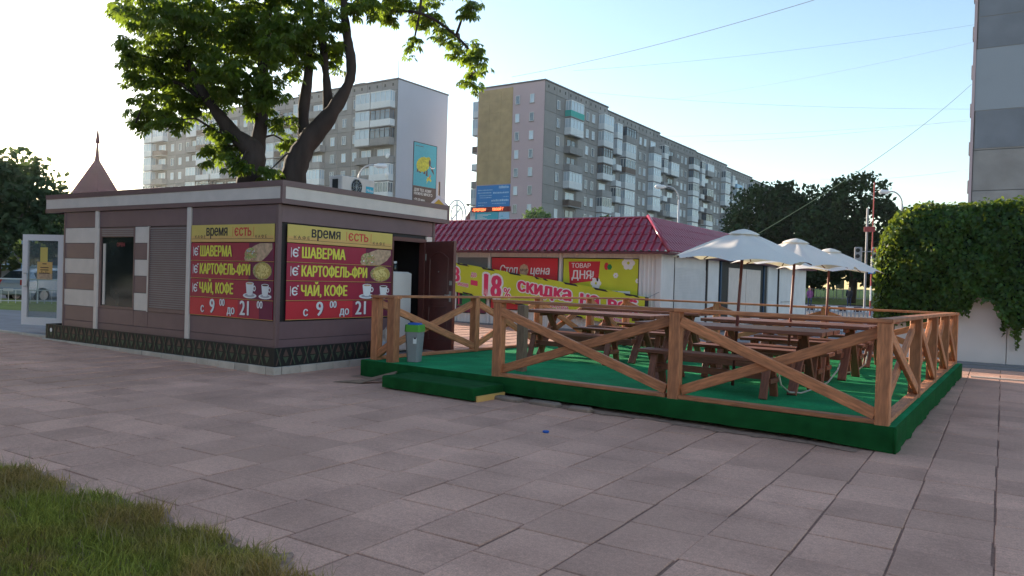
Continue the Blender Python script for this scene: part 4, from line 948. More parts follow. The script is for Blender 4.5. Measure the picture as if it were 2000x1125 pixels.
# ================================================================== APARTMENT BLOCKS
def window_mesh(w, h, glass, style=0):
    mb = MB().box(-w/2,w/2,-.05,.0,-h/2,h/2,0)
    f = .06
    mb.box(-w/2,w/2,-.09,-.05,-h/2,-h/2+f,1).box(-w/2,w/2,-.09,-.05,h/2-f,h/2,1).box(-w/2,-w/2+f,-.09,-.05,-h/2+f,h/2-f,1).box(w/2-f,w/2,-.09,-.05,-h/2+f,h/2-f,1)
    if style == 0: mb.box(-.03,.03,-.085,-.05,-h/2+f,h/2-f,1)
    if style == 1: mb.box(w*.12,w*.12+.06,-.085,-.05,-h/2+f,h/2-f,1)
    mb.box(-w/2-.06,w/2+.06,-.16,0,-h/2-.06,-h/2,2)
    return mb.mesh('window', [glass, M['whitef'], M['balc_g']])
def balcony_mesh(w, kind, mp):
    # mats: 0 parapet 1 frame 2 glass 3 slab 4 dark
    mb = MB(); D = 1.15; h = 2.82
    mb.box(-w/2,w/2,-D,0,-.10,.05,3)
    if kind == 'open':
        mb.box(-w/2+.02,w/2-.02,-D+.02,-D+.07,.05,1.0,0).box(-w/2+.02,-w/2+.07,-D+.07,0,.05,1.0,0).box(w/2-.07,w/2-.02,-D+.07,0,.05,1.0,0)
        mb.box(-w*.32,w*.30,-.06,0,.9,2.2,2).box(-w*.32-.06,-w*.32,-.1,0,.84,2.26,1).box(w*.30,w*.30+.06,-.1,0,.84,2.26,1).box(-w*.32,w*.30,-.1,0,2.2,2.26,1).box(-w*.02,w*.02,-.09,-.06,.1,2.2,1)
        mb.box(-w/2,w/2,-.03,0,.05,2.7,4)
    else:
        top = 1.05 if kind != 'full' else 1.15
        mb.box(-w/2,w/2,-D,0,.05,top,0).box(-w/2,w/2,-D,0,2.50,2.62,1)
        mb.box(-w/2+.05,w/2-.05,-D+.05,0,top,2.50,2)
        n = max(3, int(w/.85))
        for k in range(n+1): q = -w/2+.035+(w-.07)*k/n; mb.box(q-.035,q+.035,-D,-D+.05,top,2.50,1)
        for k in range(3): q = -D+.035+k*.5; mb.box(w/2-.05,w/2,q-.03,q+.03,top,2.5,1).box(-w/2,-w/2+.05,q-.03,q+.03,top,2.5,1)
        if kind == 'trans': mb.box(-w/2,w/2,-D-.005,-D,2.1,2.15,1)
    return mb.mesh('balcony', mp)
def bmat(p, f, g='glassw', s='balc_g'): return [M[p], M[f], M[g], M[s], M['conc_d']]
BV = [('open', bmat('balc_g','whitef')), ('open', bmat('balc_b','whitef')), ('glz', bmat('balc_w','whitef')), ('glz', bmat('balc_w','whitef','glass')), ('full', bmat('balc_w','balc_w')),
      ('trans', bmat('balc_w','balc_b','glass')), ('trans', bmat('balc_g','gap','glass')), ('glz', bmat('balc_g','whitef')), ('open', bmat('balc_w','whitef')), ('glz', bmat('balc_w','whitef')), ('open', bmat('balc_g','balc_b','glass')), ('glz', bmat('balc_b','whitef','glass')), ('open', bmat('s_lb','whitef')), ('trans', bmat('conc_d','whitef','glassw')), ('open', bmat('conc_d','gap','glass'))]
BM = {}
def bal(w, k):
    if (w,k) not in BM: BM[(w,k)] = balcony_mesh(w, *BV[k])
    return BM[(w,k)]
WMS = [window_mesh(.95,1.42,M['glassw'],0), window_mesh(.95,1.42,M['glass'],1), window_mesh(.95,1.42,M['glassw'],1), window_mesh(.95,1.42,M['glass'],0)]
WSM = [window_mesh(.75,1.35,M['glassw'],2), window_mesh(.75,1.35,M['glass'],2)]
SH = 2.82
def block(name, label, org, ang, sgn, L, sections, depth, wins, bals, endmat, gable, seed, ztop=32.0):
    """local frame: x along the facade (sgn * s), face at y=0 looking to -y, body towards +y"""
    r = random.Random(seed); root = thing(name, label, 'apartment block', org, ang)
    Wm = W[root.name]
    def lo(x, y, z): return Matrix.Translation((x, y, z))
    body = MB(); capm = MB()
    for (s0, s1, H) in sections:
        a, b2 = sorted((sgn*s0, sgn*s1)); body.box(a, b2, .04, depth, 0, H-.15); capm.box(a-.12, b2+.12, -.14, depth+.1, H-.15, H+.08)
    part('wall', body, endmat, root, local=True); part('roof_edge', capm, M['cap'], root, local=True)
    seams = MB()
    for (s0, s1, H) in sections: a, b2 = sorted((sgn*s0, sgn*s1)); seams.box(a+.02, b2-.02, .0, .04, 0, H-.16)
    part('joint_backing', seams, M['seam'], root, local=True)
    panels = []
    for (s0, s1, H) in sections:
        n = max(1, round((s1-s0)/3.4)); w = (s1-s0)/n
        for k in range(n):
            for f in range(11):
                z1 = H-1.75-f*SH; z0 = z1-SH
                if f == 0: panels.append((s0+w*(k+.5), z1+.02, w, 1.56, H))
                if z0 < 0.2: continue
                panels.append((s0+w*(k+.5), z0, w, SH, H))
    pm = {}
    panels.sort(key=lambda p: p[0]); rest = MB()
    for i, (s, z, w, h, H) in enumerate(panels):
        if i < 300:
            k = (round(w,2), round(h,2))
            if k not in pm: pm[k] = MB().box(-w/2+.035,w/2-.035,-.06,.0,.035,h-.035).mesh('facade_panel', M['concrete'])
            put('facade_panel', pm[k], root, lo(sgn*s, 0, z), local=True)
        else: rest.box(sgn*s-w/2+.035, sgn*s+w/2-.035, -.06, 0, z+.035, z+h-.035)
    if rest.v: part('facade_panels', rest, M['concrete'], root, local=True, kind='stuff')
    vents = MB()
    for (s0, s1, H) in sections:
        k = s0+1.0
        while k < s1-.5: vents.box(sgn*k-.16, sgn*k+.16, -.065, -.06, H-1.05, H-.6); k += 1.7
    part('attic_vents', vents, M['dark'], root, local=True)
    def hs(s):
        for (s0, s1, H) in sections:
            if s <= s1: return H
        return sections[-1][2]
    nw = 0; rw = MB()
    for s, f in wins:
        z = hs(s)-1.75-(f+.5)*SH+.05
        if z < 1: continue
        put('window', r.choice(WMS), root, lo(sgn*s, -.06, z), local=True)
    for s, w, f, k in bals:
        z = hs(s)-1.75-(f+1)*SH+.02
        if z < 0: continue
        put('balcony', bal(w, k), root, lo(sgn*s, -.06, z), local=True)
    if gable: gable(root, lo)
    rr = MB()
    for (s0, s1, H) in sections:
        q = sgn*(s0+s1)/2; rr.box(q-1.1, q+1.1, 3.0, 5.2, H, H+1.3)
    part('roof_vent', rr, M['conc_d'], root, local=True)
    return root
rb = random.Random(5)
# far right block along Y: facade looks to +X
secs = [(0,20.9,32.0),(20.9,43.6,31.4),(43.6,63.6,30.9),(63.6,84.5,30.7),(84.5,105,30.2),(105,126,29.8)]
wins, bals = [], []
for k in range(6):
    o21 = 21*k
    for f in range(11):
        wins += [(o21+(4.0 if k == 0 else 3.4)+(0 if k == 0 else 7.8), f), (o21+13.5, f), (o21+15.6, f)]
        bals += [(o21+(8.2 if k == 0 else 7.3), 4.2, f, rb.choice((1,0,4,6,2,4,10) if k == 0 else range(len(BV)))), (o21+19.3-(.0), 3.6, f, rb.choice((2,4,2,3,0,5))) ]
        if k: bals.append((o21+2.6, 2.0, f, rb.choice((2,3,0,8,1))))
def gable2(root, lo):
    # the end wall, x < 0 side: plane x=0, local y from 0 (corner) to 12.5
    m = plane_m((-.0,12.55,0),(0,-1,0),(0,0,1))                   # local right = towards the corner
    part('end_render', MB().rect(6.75,12.55,0,31.85,.05), M['pink'], root, m, local=True)
    tp = MB()
    for a in range(3):
        for b2 in range(8): tp.cbox(.15+a*2.2,.15+a*2.2+2.19,16.45+b2*1.88,16.45+b2*1.88+1.87,0,.10,.01)
    part('insulation_boards', tp, M['tan'], root, m, local=True)
    part('end_base', MB().rect(0,6.74,0,31.85,.03), M['pink'], root, m, local=True)
    for f in range(10):
        for x in (7.7, 10.35):
            put('window', WSM[(f*3+int(x)) % 2], root, m @ Matrix.Translation((x, 29.35-f*SH, .05)) @ Matrix(((1,0,0,0),(0,0,1,0),(0,-1,0,0),(0,0,0,1))), local=True)
    bb = MB().rect(.2,6.7,12.9,16.3,.12,0)
    bb.rect(.25,6.65,12.95,14.5,.002,4,.121)
    for k,(a,c,z,h) in enumerate(((4.6,6.5,15.75,.42),(.5,3.4,15.5,.16),(.5,3.2,15.05,.18),(3.5,6.5,14.95,.28),(.8,3.3,14.65,.14),(.9,3.2,14.3,.16),(5.4,6.5,14.4,.1),(3.2,6.5,13.72,.36),(.6,2.4,13.5,.14),(3.3,6.0,13.35,.13),(.6,1.8,13.1,.12))):
        # small print: rows of separate strokes too small to read
        q = a
        while q < c: w = .10+.22*rb.random(); bb.rect(q, min(q+w,c), z, z+h*(.7+.3*rb.random()), .004, 1, .122); q += w+.07
    part('billboard', bb, [M['s_blue'], M['s_lb'], M['s_wht'], M['s_red'], M['s_blue']], root, m, local=True, label='blue billboard with rows of small white print')
    lt = MB().rect(-.6,6.9,12.1,12.85,.22,0); text_mb(lt, 'природы', -.4, 12.28, .75, 1, sx=.80, bold=.02, z=.225, shear=.3); text_mb(lt, 'твоей !', 3.4, 12.28, .75, 1, sx=.85, bold=.02, z=.225, shear=.3)
    part('led_ticker', lt, [M['ledback'], M['led']], root, m, local=True, label='red LED ticker with glowing words')
    b3 = MB().rect(.1,4.6,8.6,12.05,.14,0).rect(4.7,6.7,8.8,12.0,.12,1).rect(-.2,.8,8.5,10.0,.3,2)
    for k in range(12): b3.ell(2.6+rb.random()*1.2, 9.6+rb.random()*1.0, .25, .10, .002, 3, .142+.0005*k, 10)
    for k in range(5): b3.rect(.5,1.2+rb.random()*2.5,11.0+.16*k,11.07+.16*k,.002,4,.142)
    for k in range(6): b3.rect(5.1,5.5+rb.random(),9.2+.42*k,9.32+.42*k,.002,0,.122)
    part('billboard', b3, [M['s_teal'], M['s_lb'], M['s_red'], M['s_green'], M['s_wht']], root, m, local=True, label='teal billboard beneath the LED ticker')
    # balconies of the far side peeping past the left edge
    for f in range(9): put('balcony', bal(2.0, [9,4,1,8,0,4,2,1,0][f]), root, Matrix.Translation((1.2, 12.6, 27.4-f*SH)) @ Matrix.Rotation(math.pi,4,'Z'), local=True)
ang2 = math.atan2(187.7-84.34, -47.34+49.83)
bl2 = block('apartment_block', 'long grey panel block stepping away behind the pavilion, with pink and tan end wall', (-59.6,100.87,0), ang2, 1, 126, secs, 12.5, wins, bals, M['conc_d'], gable2, 3)
# the green balcony near the corner
put('balcony', balcony_mesh(4.4, 'open', bmat('teal','whitef')), bl2, Matrix.Translation((8.2,-.10,32-1.75-2*SH+.04+SH)), local=True)['label'] = 'bright teal balcony near the top corner'
# left block: facade towards the camera
secs = [(0,23.2,32.0),(23.2,46.4,31.6),(46.4,69.6,31.6)]
wins, bals = [], []
top_kinds = [2,2, 4,5, 4,6, 0,0, 0,2, 2,3, 3,3, 2,0, 1,4, 0,2, 1,0]
for k in range(3):
    o_ = 23.2*k
    for f in range(11):
        wins += [(o_+9.1, f), (o_+11.6, f), (o_+14.3, f)]
        a, b2 = (top_kinds[2*f+1], top_kinds[2*f]) if k == 0 else (rb.choice(range(len(BV))), rb.choice((0,1,2,4,7)))
        bals += [(o_+2.55, 4.2, f, a), (o_+6.4, 3.2, f, b2), (o_+17.9, 3.6, f, rb.choice((0,2,1,0,9))), (o_+21.6, 2.8, f, rb.choice((4,2,3,0)))]
def gable1(root, lo):
    m = plane_m((0,0,0),(0,1,0),(0,0,1))
    part('end_render', MB().rect(0,12.0,0,31.84,.06), M['lilac'], root, m, local=True)
    pc = MB().rect(3.9,9.4,16.0,22.9,.12,0).rect(3.9,9.4,12.9,15.98,.12,1)
    pc.rect(3.9,9.4,22.85,22.95,.14,2).rect(3.82,3.9,12.9,22.95,.14,2).rect(9.4,9.48,12.9,22.95,.14,2)
    # a shaggy yellow beast with tusks and a small running figure, cut paper style
    ou = []
    for k in range(30):
        a = 2*math.pi*k/30; ou.append((6.15+1.55*math.cos(a)*(1+.06*(k%2)), 19.55+1.15*math.sin(a)*(1+.10*(k%2))+.28*math.cos(a)))
    pc.poly(ou, .01, 3, .121); pc.ell(7.45, 20.25, .55, .68, .01, 3, .1215, 14); pc.ell(7.75, 19.95, .26, .55, .004, 4, .132, 12)
    for x, w, hh in ((4.75,.34,.7),(5.35,.3,.8),(6.35,.34,.85),(6.95,.3,1.1)): pc.poly([(x,18.9),(x+w,18.9),(x+w+.05,18.9-hh),(x-.1,18.9-hh)], .006, 4, .1225)
    pc.poly([(7.9,19.6),(8.15,19.55),(8.75,18.75),(8.9,18.2),(8.7,18.3),(8.1,18.9)], .006, 4, .1225); pc.poly([(7.75,19.5),(8.2,19.05),(8.95,19.2),(9.1,19.5),(8.8,19.3),(8.25,19.25)], .006, 5, .129)
    pc.poly([(7.0,17.1),(7.3,17.6),(7.9,17.8),(8.3,18.0),(7.9,17.55),(8.3,17.2),(8.1,16.9),(7.7,17.2),(7.3,16.9),(7.0,16.45),(7.2,17.0)], .004, 3, .1225); pc.poly([(7.55,17.3),(7.8,17.9),(7.95,18.3),(8.0,17.8)], .004, 6, .127)
    text_mb(pc, 'ДЛЯ ТЕХ, КОМУ', 4.15, 15.15, .62, 5, sx=.86, bold=.02, z=.122); text_mb(pc, 'НУЖНО МНОГО', 4.15, 14.55, .62, 5, sx=.92, bold=.02, z=.122); text_mb(pc, '+7% 30 мин.', 4.15, 13.65, .55, 5, sx=.9, z=.122, bold=.01)
    for k in range(8): pc.rect(4.15+k*.55,4.6+k*.55,13.2,13.32,.003,5,.122)
    for k in range(5): pc.rect(4.3+k*.38,4.6+k*.38,22.3,22.42,.003,4,.122)
    part('billboard', pc, [M['s_teal'], M['s_brn'], M['s_blk'], M['mam'], M['s_brn'], M['s_wht'], M['s_red']], root, m, local=True, label='teal poster with a shaggy yellow mammoth over a dark caption')
bl1 = block('apartment_block', 'grey panel block behind the chestnut tree, with plain lilac end wall', (-79.69,90.29,0), math.atan2(75.5-77.61, -66.63+124.54), -1, 70, secs, 12.05, wins, bals, M['lilac'], gable1, 9)
part('antenna', MB().tube([(-1.9,2,32),(-1.9,2,35.5)], .06, 5), M['wire'], bl1, local=True)
for f in (4, 5): part('satellite_dish', MB().lathe([(.02,.12),(.25,.08),(.42,0)], 14, cap=False), M['whitef'], bl1, Matrix.Translation((-.5,-1.4,32-1.75-(f)*SH+.3+.6)) @ Matrix.Rotation(R_(80),4,'X'), local=True)

# tall end wall at the right edge
tw = thing('apartment_tower', 'windowless grey patched concrete end wall at the right edge of the view', 'apartment block', (6,70,0))
TX0, TY = -2.2, 65.24
part('wall', MB().box(TX0,14,TY+.06,TY+14,0,33), M['seam'], tw)
M['t1'] = mat('old concrete', (.30,.275,.27), .95, .12, .7, .02, 6, rnd=.05, stain=.45, stain_scale=.6, stain_col=(.14,.12,.12))
M['t2'] = mat('blue grey patch', (.20,.21,.245), .95, .10, .6, .01, 6, stain=.2, stain_scale=.5)
M['t3'] = mat('pale grey coat', (.30,.32,.365), .95, .07, .4, .01, 6, stain=.15, stain_scale=.4)
cols_ = [(TX0+.02,4.0),(4.0,7.6),(7.6,11.2),(11.2,14)]
tops = [8.90, 11.85, 14.65, 17.2, 20.0, 22.8, 25.6, 28.4, 31.2, 33]
for i, (a, b2) in enumerate(cols_):
    prev = .2
    for k, z in enumerate([3.3, 6.1]+tops):
        part('wall_panel', MB().cbox(a+.03,b2-.03,TY,TY+.07,prev+.05,z,.02), M['t1'], tw); prev = z
def patch(x0, x1, z0, z1, m, d=.03): part('paint_patch', MB().box(x0,x1,TY-d,TY-.002,z0,z1), M[m], tw)
patch(TX0+.02,11,14.75,19.2,'t3',.035); patch(TX0+.10,2.2,12.0,14.70,'t2'); patch(TX0+.10,2.6,19.25,21.5,'t2'); patch(TX0+.1,2.7,21.55,23.3,'t2',.025); patch(3.0,8.0,19.25,22.6,'t1'); patch(TX0+.1,3.2,23.4,26,'t3')
part('sunlit_edge_trim', MB().box(TX0-.18,TX0+.0,TY-.08,TY+.25,0,33), M['pink'], tw)  # pink colour stands for sunlight catching the corner edge
for k in range(8): part('loggia_edge', MB().box(TX0-.26,TX0-.18,TY+.0,TY+.8,3.2+k*2.8,4.1+k*2.8), M['balc_g'], tw)

VEIL_DENSITY = 0.0002

# ================================================================== TREES
BLOBS= [[-15.09, 9.78, 6.93, 0.98, 1.56, 0.76], [-14.89, 10.76, 6.85, 1.02, 1.6, 0.91], [-14.72, 11.72, 7.22, 1.06, 1.6, 0.95], [-13.11, 11.25, 6.51, 0.66, 1.05, 0.77], [-16.18, 10.14, 6.3, 0.69, 1.1, 0.69], [-16.05, 11.08, 6.17, 0.96, 1.53, 0.72], [-14.17, 10.78, 5.76, 0.78, 1.24, 0.56], [-15.93, 10.5, 5.43, 0.7, 1.11, 0.52], [-16.99, 10.67, 5.22, 0.54, 0.54, 0.3], [-16.19, 9.7, 5.74, 0.28, 0.28, 0.51], [-17.15, 9.96, 7.45, 0.33, 0.33, 0.26], [-15.83, 9.29, 6.14, 0.17, 0.17, 0.39], [-12.98, 11.98, 7.03, 0.68, 1.09, 0.68], [-13.16, 12.72, 6.63, 0.24, 0.24, 0.41], [-11.79, 12.1, 7.3, 0.55, 0.55, 0.2], [-11.78, 12.97, 7.62, 0.69, 1.1, 0.23], [-11.56, 13.97, 7.73, 0.6, 0.6, 0.33], [-10.95, 12.84, 6.59, 0.16, 0.16, 0.38], [-10.89, 13.75, 7.09, 0.32, 0.32, 0.25], [-10.94, 14.57, 6.94, 0.39, 0.39, 0.34], [-9.87, 13.75, 6.38, 0.34, 0.34, 0.31], [-10.45, 14.23, 6.08, 0.23, 0.23, 0.26], [-9.7, 13.23, 7.31, 0.37, 0.37, 0.17], [-14.52, 10.96, 4.31, 0.48, 0.48, 0.43], [-15.35, 11.29, 4.84, 0.3, 0.3, 0.26], [-13.89, 10.71, 3.82, 0.31, 0.31, 0.22], [-13.68, 11.72, 4.95, 0.25, 0.25, 0.34], [-14.16, 12.26, 4.56, 0.16, 0.16, 0.24], [-13.47, 11.2, 3.76, 0.24, 0.24, 0.24], [-14.32, 11.53, 5.2, 0.35, 0.35, 0.29], [-17.24, 10.51, 4.99, 0.29, 0.29, 0.22], [-15.52, 10.11, 4.8, 0.39, 0.39, 0.16], [-15.51, 10.98, 5.49, 0.59, 0.59, 0.41], [-13.3, 10.9, 5.47, 0.49, 0.49, 0.43], [-14.95, 10.68, 4.13, 0.2, 0.2, 0.23], [-16.26, 10.76, 8.59, 1.42, 1.6, 0.71], [-13.53, 11.0, 8.14, 1.32, 1.6, 0.66], [-12.58, 12.47, 8.37, 1.38, 1.6, 0.57], [-11.59, 13.96, 8.59, 1.31, 1.6, 0.48], [-12.96, 11.6, 9.24, 2.44, 1.6, 0.89], [-15.48, 10.85, 9.62, 2.09, 1.6, 0.93]]
LIMBS= [[[-13.86, 11.64, -0.63, 0.461], [-14.15, 11.49, 1.9, 0.415], [-14.17, 11.21, 3.53, 0.311], [-14.09, 11.27, 4.16, 0.277], [-14.46, 11.04, 4.55, 0.196], [-14.91, 10.76, 5.18, 0.138], [-15.26, 10.54, 5.83, 0.092], [-15.58, 10.35, 6.84, 0.058]], [[-14.3, 11.43, 4.14, 0.254], [-14.19, 11.51, 4.9, 0.173], [-14.2, 11.52, 5.93, 0.15], [-14.16, 11.56, 6.97, 0.127], [-14.11, 11.61, 8.36, 0.081]], [[-14.38, 11.37, 3.68, 0.173], [-14.7, 11.17, 4.07, 0.115], [-15.16, 11.18, 4.66, 0.058]], [[-13.78, 11.69, -0.63, 0.461], [-13.61, 11.83, 1.92, 0.415], [-13.36, 11.73, 3.6, 0.323], [-13.15, 11.87, 4.36, 0.288], [-12.73, 12.15, 5.03, 0.219], [-12.39, 12.38, 5.76, 0.138], [-12.35, 12.41, 6.29, 0.127], [-12.46, 12.35, 6.95, 0.115], [-12.53, 12.32, 7.86, 0.092], [-12.39, 12.42, 9.0, 0.058]], [[-13.34, 12.05, 4.41, 0.208], [-13.4, 12.02, 5.15, 0.15], [-13.32, 12.08, 6.2, 0.127], [-13.36, 12.08, 7.46, 0.104], [-13.43, 12.05, 8.62, 0.069]], [[-12.91, 12.33, 5.06, 0.161], [-12.98, 12.3, 5.86, 0.104], [-13.27, 12.42, 6.86, 0.104], [-13.33, 12.4, 8.03, 0.081]], [[-12.7, 12.5, 7.6, 0.092], [-12.04, 12.92, 7.51, 0.046], [-11.1, 13.23, 7.39, 0.04], [-10.51, 13.6, 7.01, 0.035], [-10.06, 13.88, 6.46, 0.029], [-9.95, 13.94, 6.01, 0.017]], [[-11.26, 13.42, 7.48, 0.035], [-11.37, 13.34, 6.72, 0.023]], [[-15.13, 10.92, 5.23, 0.104], [-15.87, 10.45, 5.76, 0.058], [-16.58, 10.28, 5.45, 0.035], [-16.81, 10.13, 4.86, 0.023]], [[-15.49, 10.69, 5.89, 0.081], [-16.29, 10.19, 6.67, 0.046], [-16.59, 9.71, 7.03, 0.023]], [[-14.67, 11.2, 4.59, 0.058], [-14.56, 11.26, 4.19, 0.035], [-14.75, 11.14, 3.95, 0.023]]]
ct = thing('chestnut_tree', 'big spreading horse chestnut with forked dark trunks behind the cafe kiosk', 'tree', (-13.0,11.9,0))
tmb = MB()
def smooth_path(pts, n=5):
    P = [np.array(p) for p in pts]; out = []
    for i in range(len(P)-1):
        p0 = P[max(i-1,0)]; p1 = P[i]; p2 = P[i+1]; p3 = P[min(i+2,len(P)-1)]
        for k in range(n):
            t = k/n; out.append(.5*((2*p1)+(-p0+p2)*t+(2*p0-5*p1+4*p2-p3)*t*t+(-p0+3*p1-3*p2+p3)*t**3))
    out.append(P[-1]); return out
BK = Vector((F.x, F.y, 0)).normalized()*0
for i, l in enumerate(LIMBS):
    sp_ = smooth_path(l); rr_ = random.Random(i)
    pts = [Vector(q[:3])+BK*1.0 for q in sp_]; rs = [max(.008, q[3]*(1+rr_.uniform(-.12,.14)))*.82 for q in sp_]
    if i in (0, 3): pts[0].z = -.05; 
    tmb2 = MB(); tmb2.tube(pts, rs, 12 if i < 6 else 7)
    part('trunk' if i in (0, 3) else 'limb', tmb2, M['bark'], ct, smooth=True)
rt_ = random.Random(77); limbpts = [Vector(q[:3]) for l in LIMBS for q in smooth_path(l) if q[2] > 4.2]
for (x, y, z, rx, ry, rz) in BLOBS:
    c = Vector((x, y, z)); a = min(limbpts, key=lambda p: (p-c).length+max(0, p.z-c.z)*.6); tw = MB(); mid = a.lerp(c, .5)+Vector((0,0,.18*(c-a).length))
    tw.tube([a, mid, c], [.035,.022,.012], 6)
    for k in range(4 if rx > .5 else 2):
        e = c+Rt*rt_.uniform(-.8,.8)*rx+F*rt_.uniform(-.7,.7)*ry+Vector((0,0,rt_.uniform(-.8,.6)*rz)); m_ = c.lerp(e, .5)+Vector((0,0,.08)); tw.tube([c, m_, e], [.012,.008,.004], 4)
    part('branch', tw, M['bark'], ct)
# palmate leaves: five drooping leaflets
def palm_verts(o, ax, up, size, r):
    s_ = np.cross(up, ax); vs = []
    for k, a in enumerate((-1.35,-.68,0,.68,1.35)):
        d = ax*math.cos(a)+s_*math.sin(a); L_ = size*(1.0 if k == 2 else .92 if k in (1,3) else .70)
        w = np.cross(up, d); w = w/np.linalg.norm(w)*L_*.20; tip = d*L_-up*L_*.42; mid = d*L_*.66-up*L_*.14
        vs += [o, o+mid+w, o+tip, o+mid-w]
    return vs
leafV = []; rl = np.random.default_rng(21); spots = []
CC = np.array([b_[:3] for b_ in BLOBS]).mean(0)
for bi, (x, y, z, rx, ry, rz) in enumerate(BLOBS):
    vol = rx*ry*rz; n = int(np.clip(600*vol**.66, 26, 900))
    if z > 8.2: n = int(n*.35)
    c = np.array((x,y,z))+np.array(BK)
    m = 0
    while m < n:
        # twig tip with a whorl of leaves
        d = rl.normal(size=3); d /= np.linalg.norm(d); rad = rl.random()**(1/2.6)
        e = Vector((Rt.x, Rt.y, 0))
        p = c+np.array(Rt)*d[0]*rad*rx*.92+np.array(F)*d[1]*rad*ry+np.array((0,0,1.))*d[2]*rad*rz*.88
        for q in range(rl.integers(3, 7)):
            a = rl.random()*6.283; ax = np.array((math.cos(a), math.sin(a), -.35-rl.random()*.5)); ax /= np.linalg.norm(ax)
            up = np.array((rl.normal()*.25, rl.normal()*.25, 1.0)); up -= ax*ax.dot(up); up /= np.linalg.norm(up)
            spots.append((p+ax*.09+rl.normal(size=3)*.03, ax, up, rl.uniform(.115,.20), bi)); m += 1
front = [s for s in spots if s[4] in (19,20,21,27,28,29,13,14,10,11)]
rl.shuffle(front) if False else None
sel = set(id(s) for s in front[::max(1, len(front)//300)][:300])
std = MB(); vv = palm_verts(np.zeros(3), np.array((1.,0,0)), np.array((0,0,1.)), 1.0, 0); std.add(vv, [(4*k,4*k+1,4*k+2,4*k+3) for k in range(5)]); lm = std.mesh('leaf', M['leaf'])
for s in spots:
    if id(s) in sel:
        ax, up = Vector(s[1]), Vector(s[2]); yv = up.cross(ax)
        put('leaf', lm, ct, Matrix.Translation(Vector(s[0])) @ Matrix((ax, yv, up)).transposed().to_4x4() @ Matrix.Scale(s[3], 4))
    else: leafV += palm_verts(s[0], s[1], s[2], s[3], 0)
lv = put('foliage', np_mesh('foliage', np.array(leafV), np.arange(len(leafV)).reshape(-1,4), M['leaf']), ct); lv['kind'] = 'stuff'
print('chestnut leaves', len(spots))

def tree(name, label, x, y, h, lobes, size, n, seed, m='fleaf', tr=.35, shell=.35, trunk_h=None):
    r = random.Random(seed); t = thing(name, label, 'tree', (x,y,0)); th = trunk_h or h*.55
    part('trunk', MB().tube([(x,y,-.1),(x+.1,y,th*.4),(x-.1,y+.1,th*.75),(x,y,th)], [tr,tr*.8,tr*.6,tr*.3], 8), M['bark'], t, smooth=True)
    for k in range(4):
        a = k*1.6+r.random(); q = r.uniform(.3,.5)*h*.55
        part('limb', MB().tube([(x,y,th*(.45+.1*k)),(x+q*.4*math.cos(a),y+q*.4*math.sin(a),th*(.62+.1*k)),(x+q*math.cos(a),y+q*math.sin(a),th*(.9+.1*k))], [tr*.4,tr*.3,tr*.12], 6), M['bark'], t, smooth=True)
    Vs, tot = [], sum(a[3]*a[4]*a[5] for a in lobes)
    for i, (dx, dy, dz, rx, ry, rz) in enumerate(lobes):
        k = int(n*rx*ry*rz/tot); rr = np.random.default_rng(seed*31+i)
        # clumps on the lobe's surface so that the outline is uneven
        nc = max(8, k//45); d = rr.normal(size=(nc,3)); d /= np.linalg.norm(d,axis=1)[:,None]; cen = d*(rr.uniform(shell,1.0,nc)**.5)[:,None]*np.array((rx,ry,rz))+np.array((x+dx,y+dy,dz))
        idx = rr.integers(0, nc, k); cs = min(rx,ry,rz)*.26; p = cen[idx]+np.clip(rr.normal(size=(k,3)),-1.7,1.7)*cs*.5
        a = rr.normal(size=(k,3)); a /= np.linalg.norm(a,axis=1)[:,None]; b_ = np.cross(a, rr.normal(size=(k,3))); b_ /= np.linalg.norm(b_,axis=1)[:,None]; sz = size*rr.uniform(.6,1.3,k)[:,None]
        Vs.append(np.stack([p-a*sz, p+b_*sz*.6, p+a*sz, p-b_*sz*.6], 1).reshape(-1,3))
    V = np.concatenate(Vs); put('crown', np_mesh('crown', V, np.arange(len(V)).reshape(-1,4), M[m]), t); return t
# left edge
tree('linden_tree', 'dense dark tree at the left edge beyond the parked car', -46.5, 20.2, 8.6, [(-.6,-.4,5.2,3.6,3.8,2.6),(1.2,1.0,4.6,2.0,2.0,1.5),(-2,-1,4.6,2.6,2.6,1.9),(2.2,1.8,3.2,1.4,1.4,1.2),(0,0,3.0,3.6,3.6,1.5)], .20, 13000, 1, 'fleaf3', tr=.28)
tree('linden_tree', 'dark low tree in front of the white framed house at far left', -50, 27.5, 7.5, [(0,0,4.0,3.2,3.2,2.0),(2.5,2,3.0,2.4,2.4,1.7)], .22, 6000, 2, 'fleaf3', tr=.25)
tree('shade_tree', 'tall linden standing out of view beyond the left side of the pavement', -31, 5.0, 14, [(0,0,8,4.5,4.5,5),(1,-3,7,3.5,3.5,4),(0,2.5,6,3,3,3.5)], .42, 6000, 3, trunk_h=6)
tree('shade_tree', 'second tall linden standing out of view on the left', -30, -3.5, 14, [(0,0,8,4.5,5,5),(0,-3,7,3.5,3.5,4),(0,3,5.5,3,3,3.5)], .42, 6000, 4, trunk_h=6)
tree('shade_tree', 'third tall linden standing out of view on the left', -38, 10.3, 13, [(0,0,7.5,3.8,3.6,5),(0,0,4.5,3.8,3.6,3.4)], .42, 6000, 5, trunk_h=6)
tree('shade_tree', 'fourth tall linden standing out of view on the left, farthest along', -44.5, 14.0, 12, [(0,0,6.5,3.3,3.3,4.5),(0,0,3.6,3.3,3.3,2.4)], .40, 5000, 15, trunk_h=5)
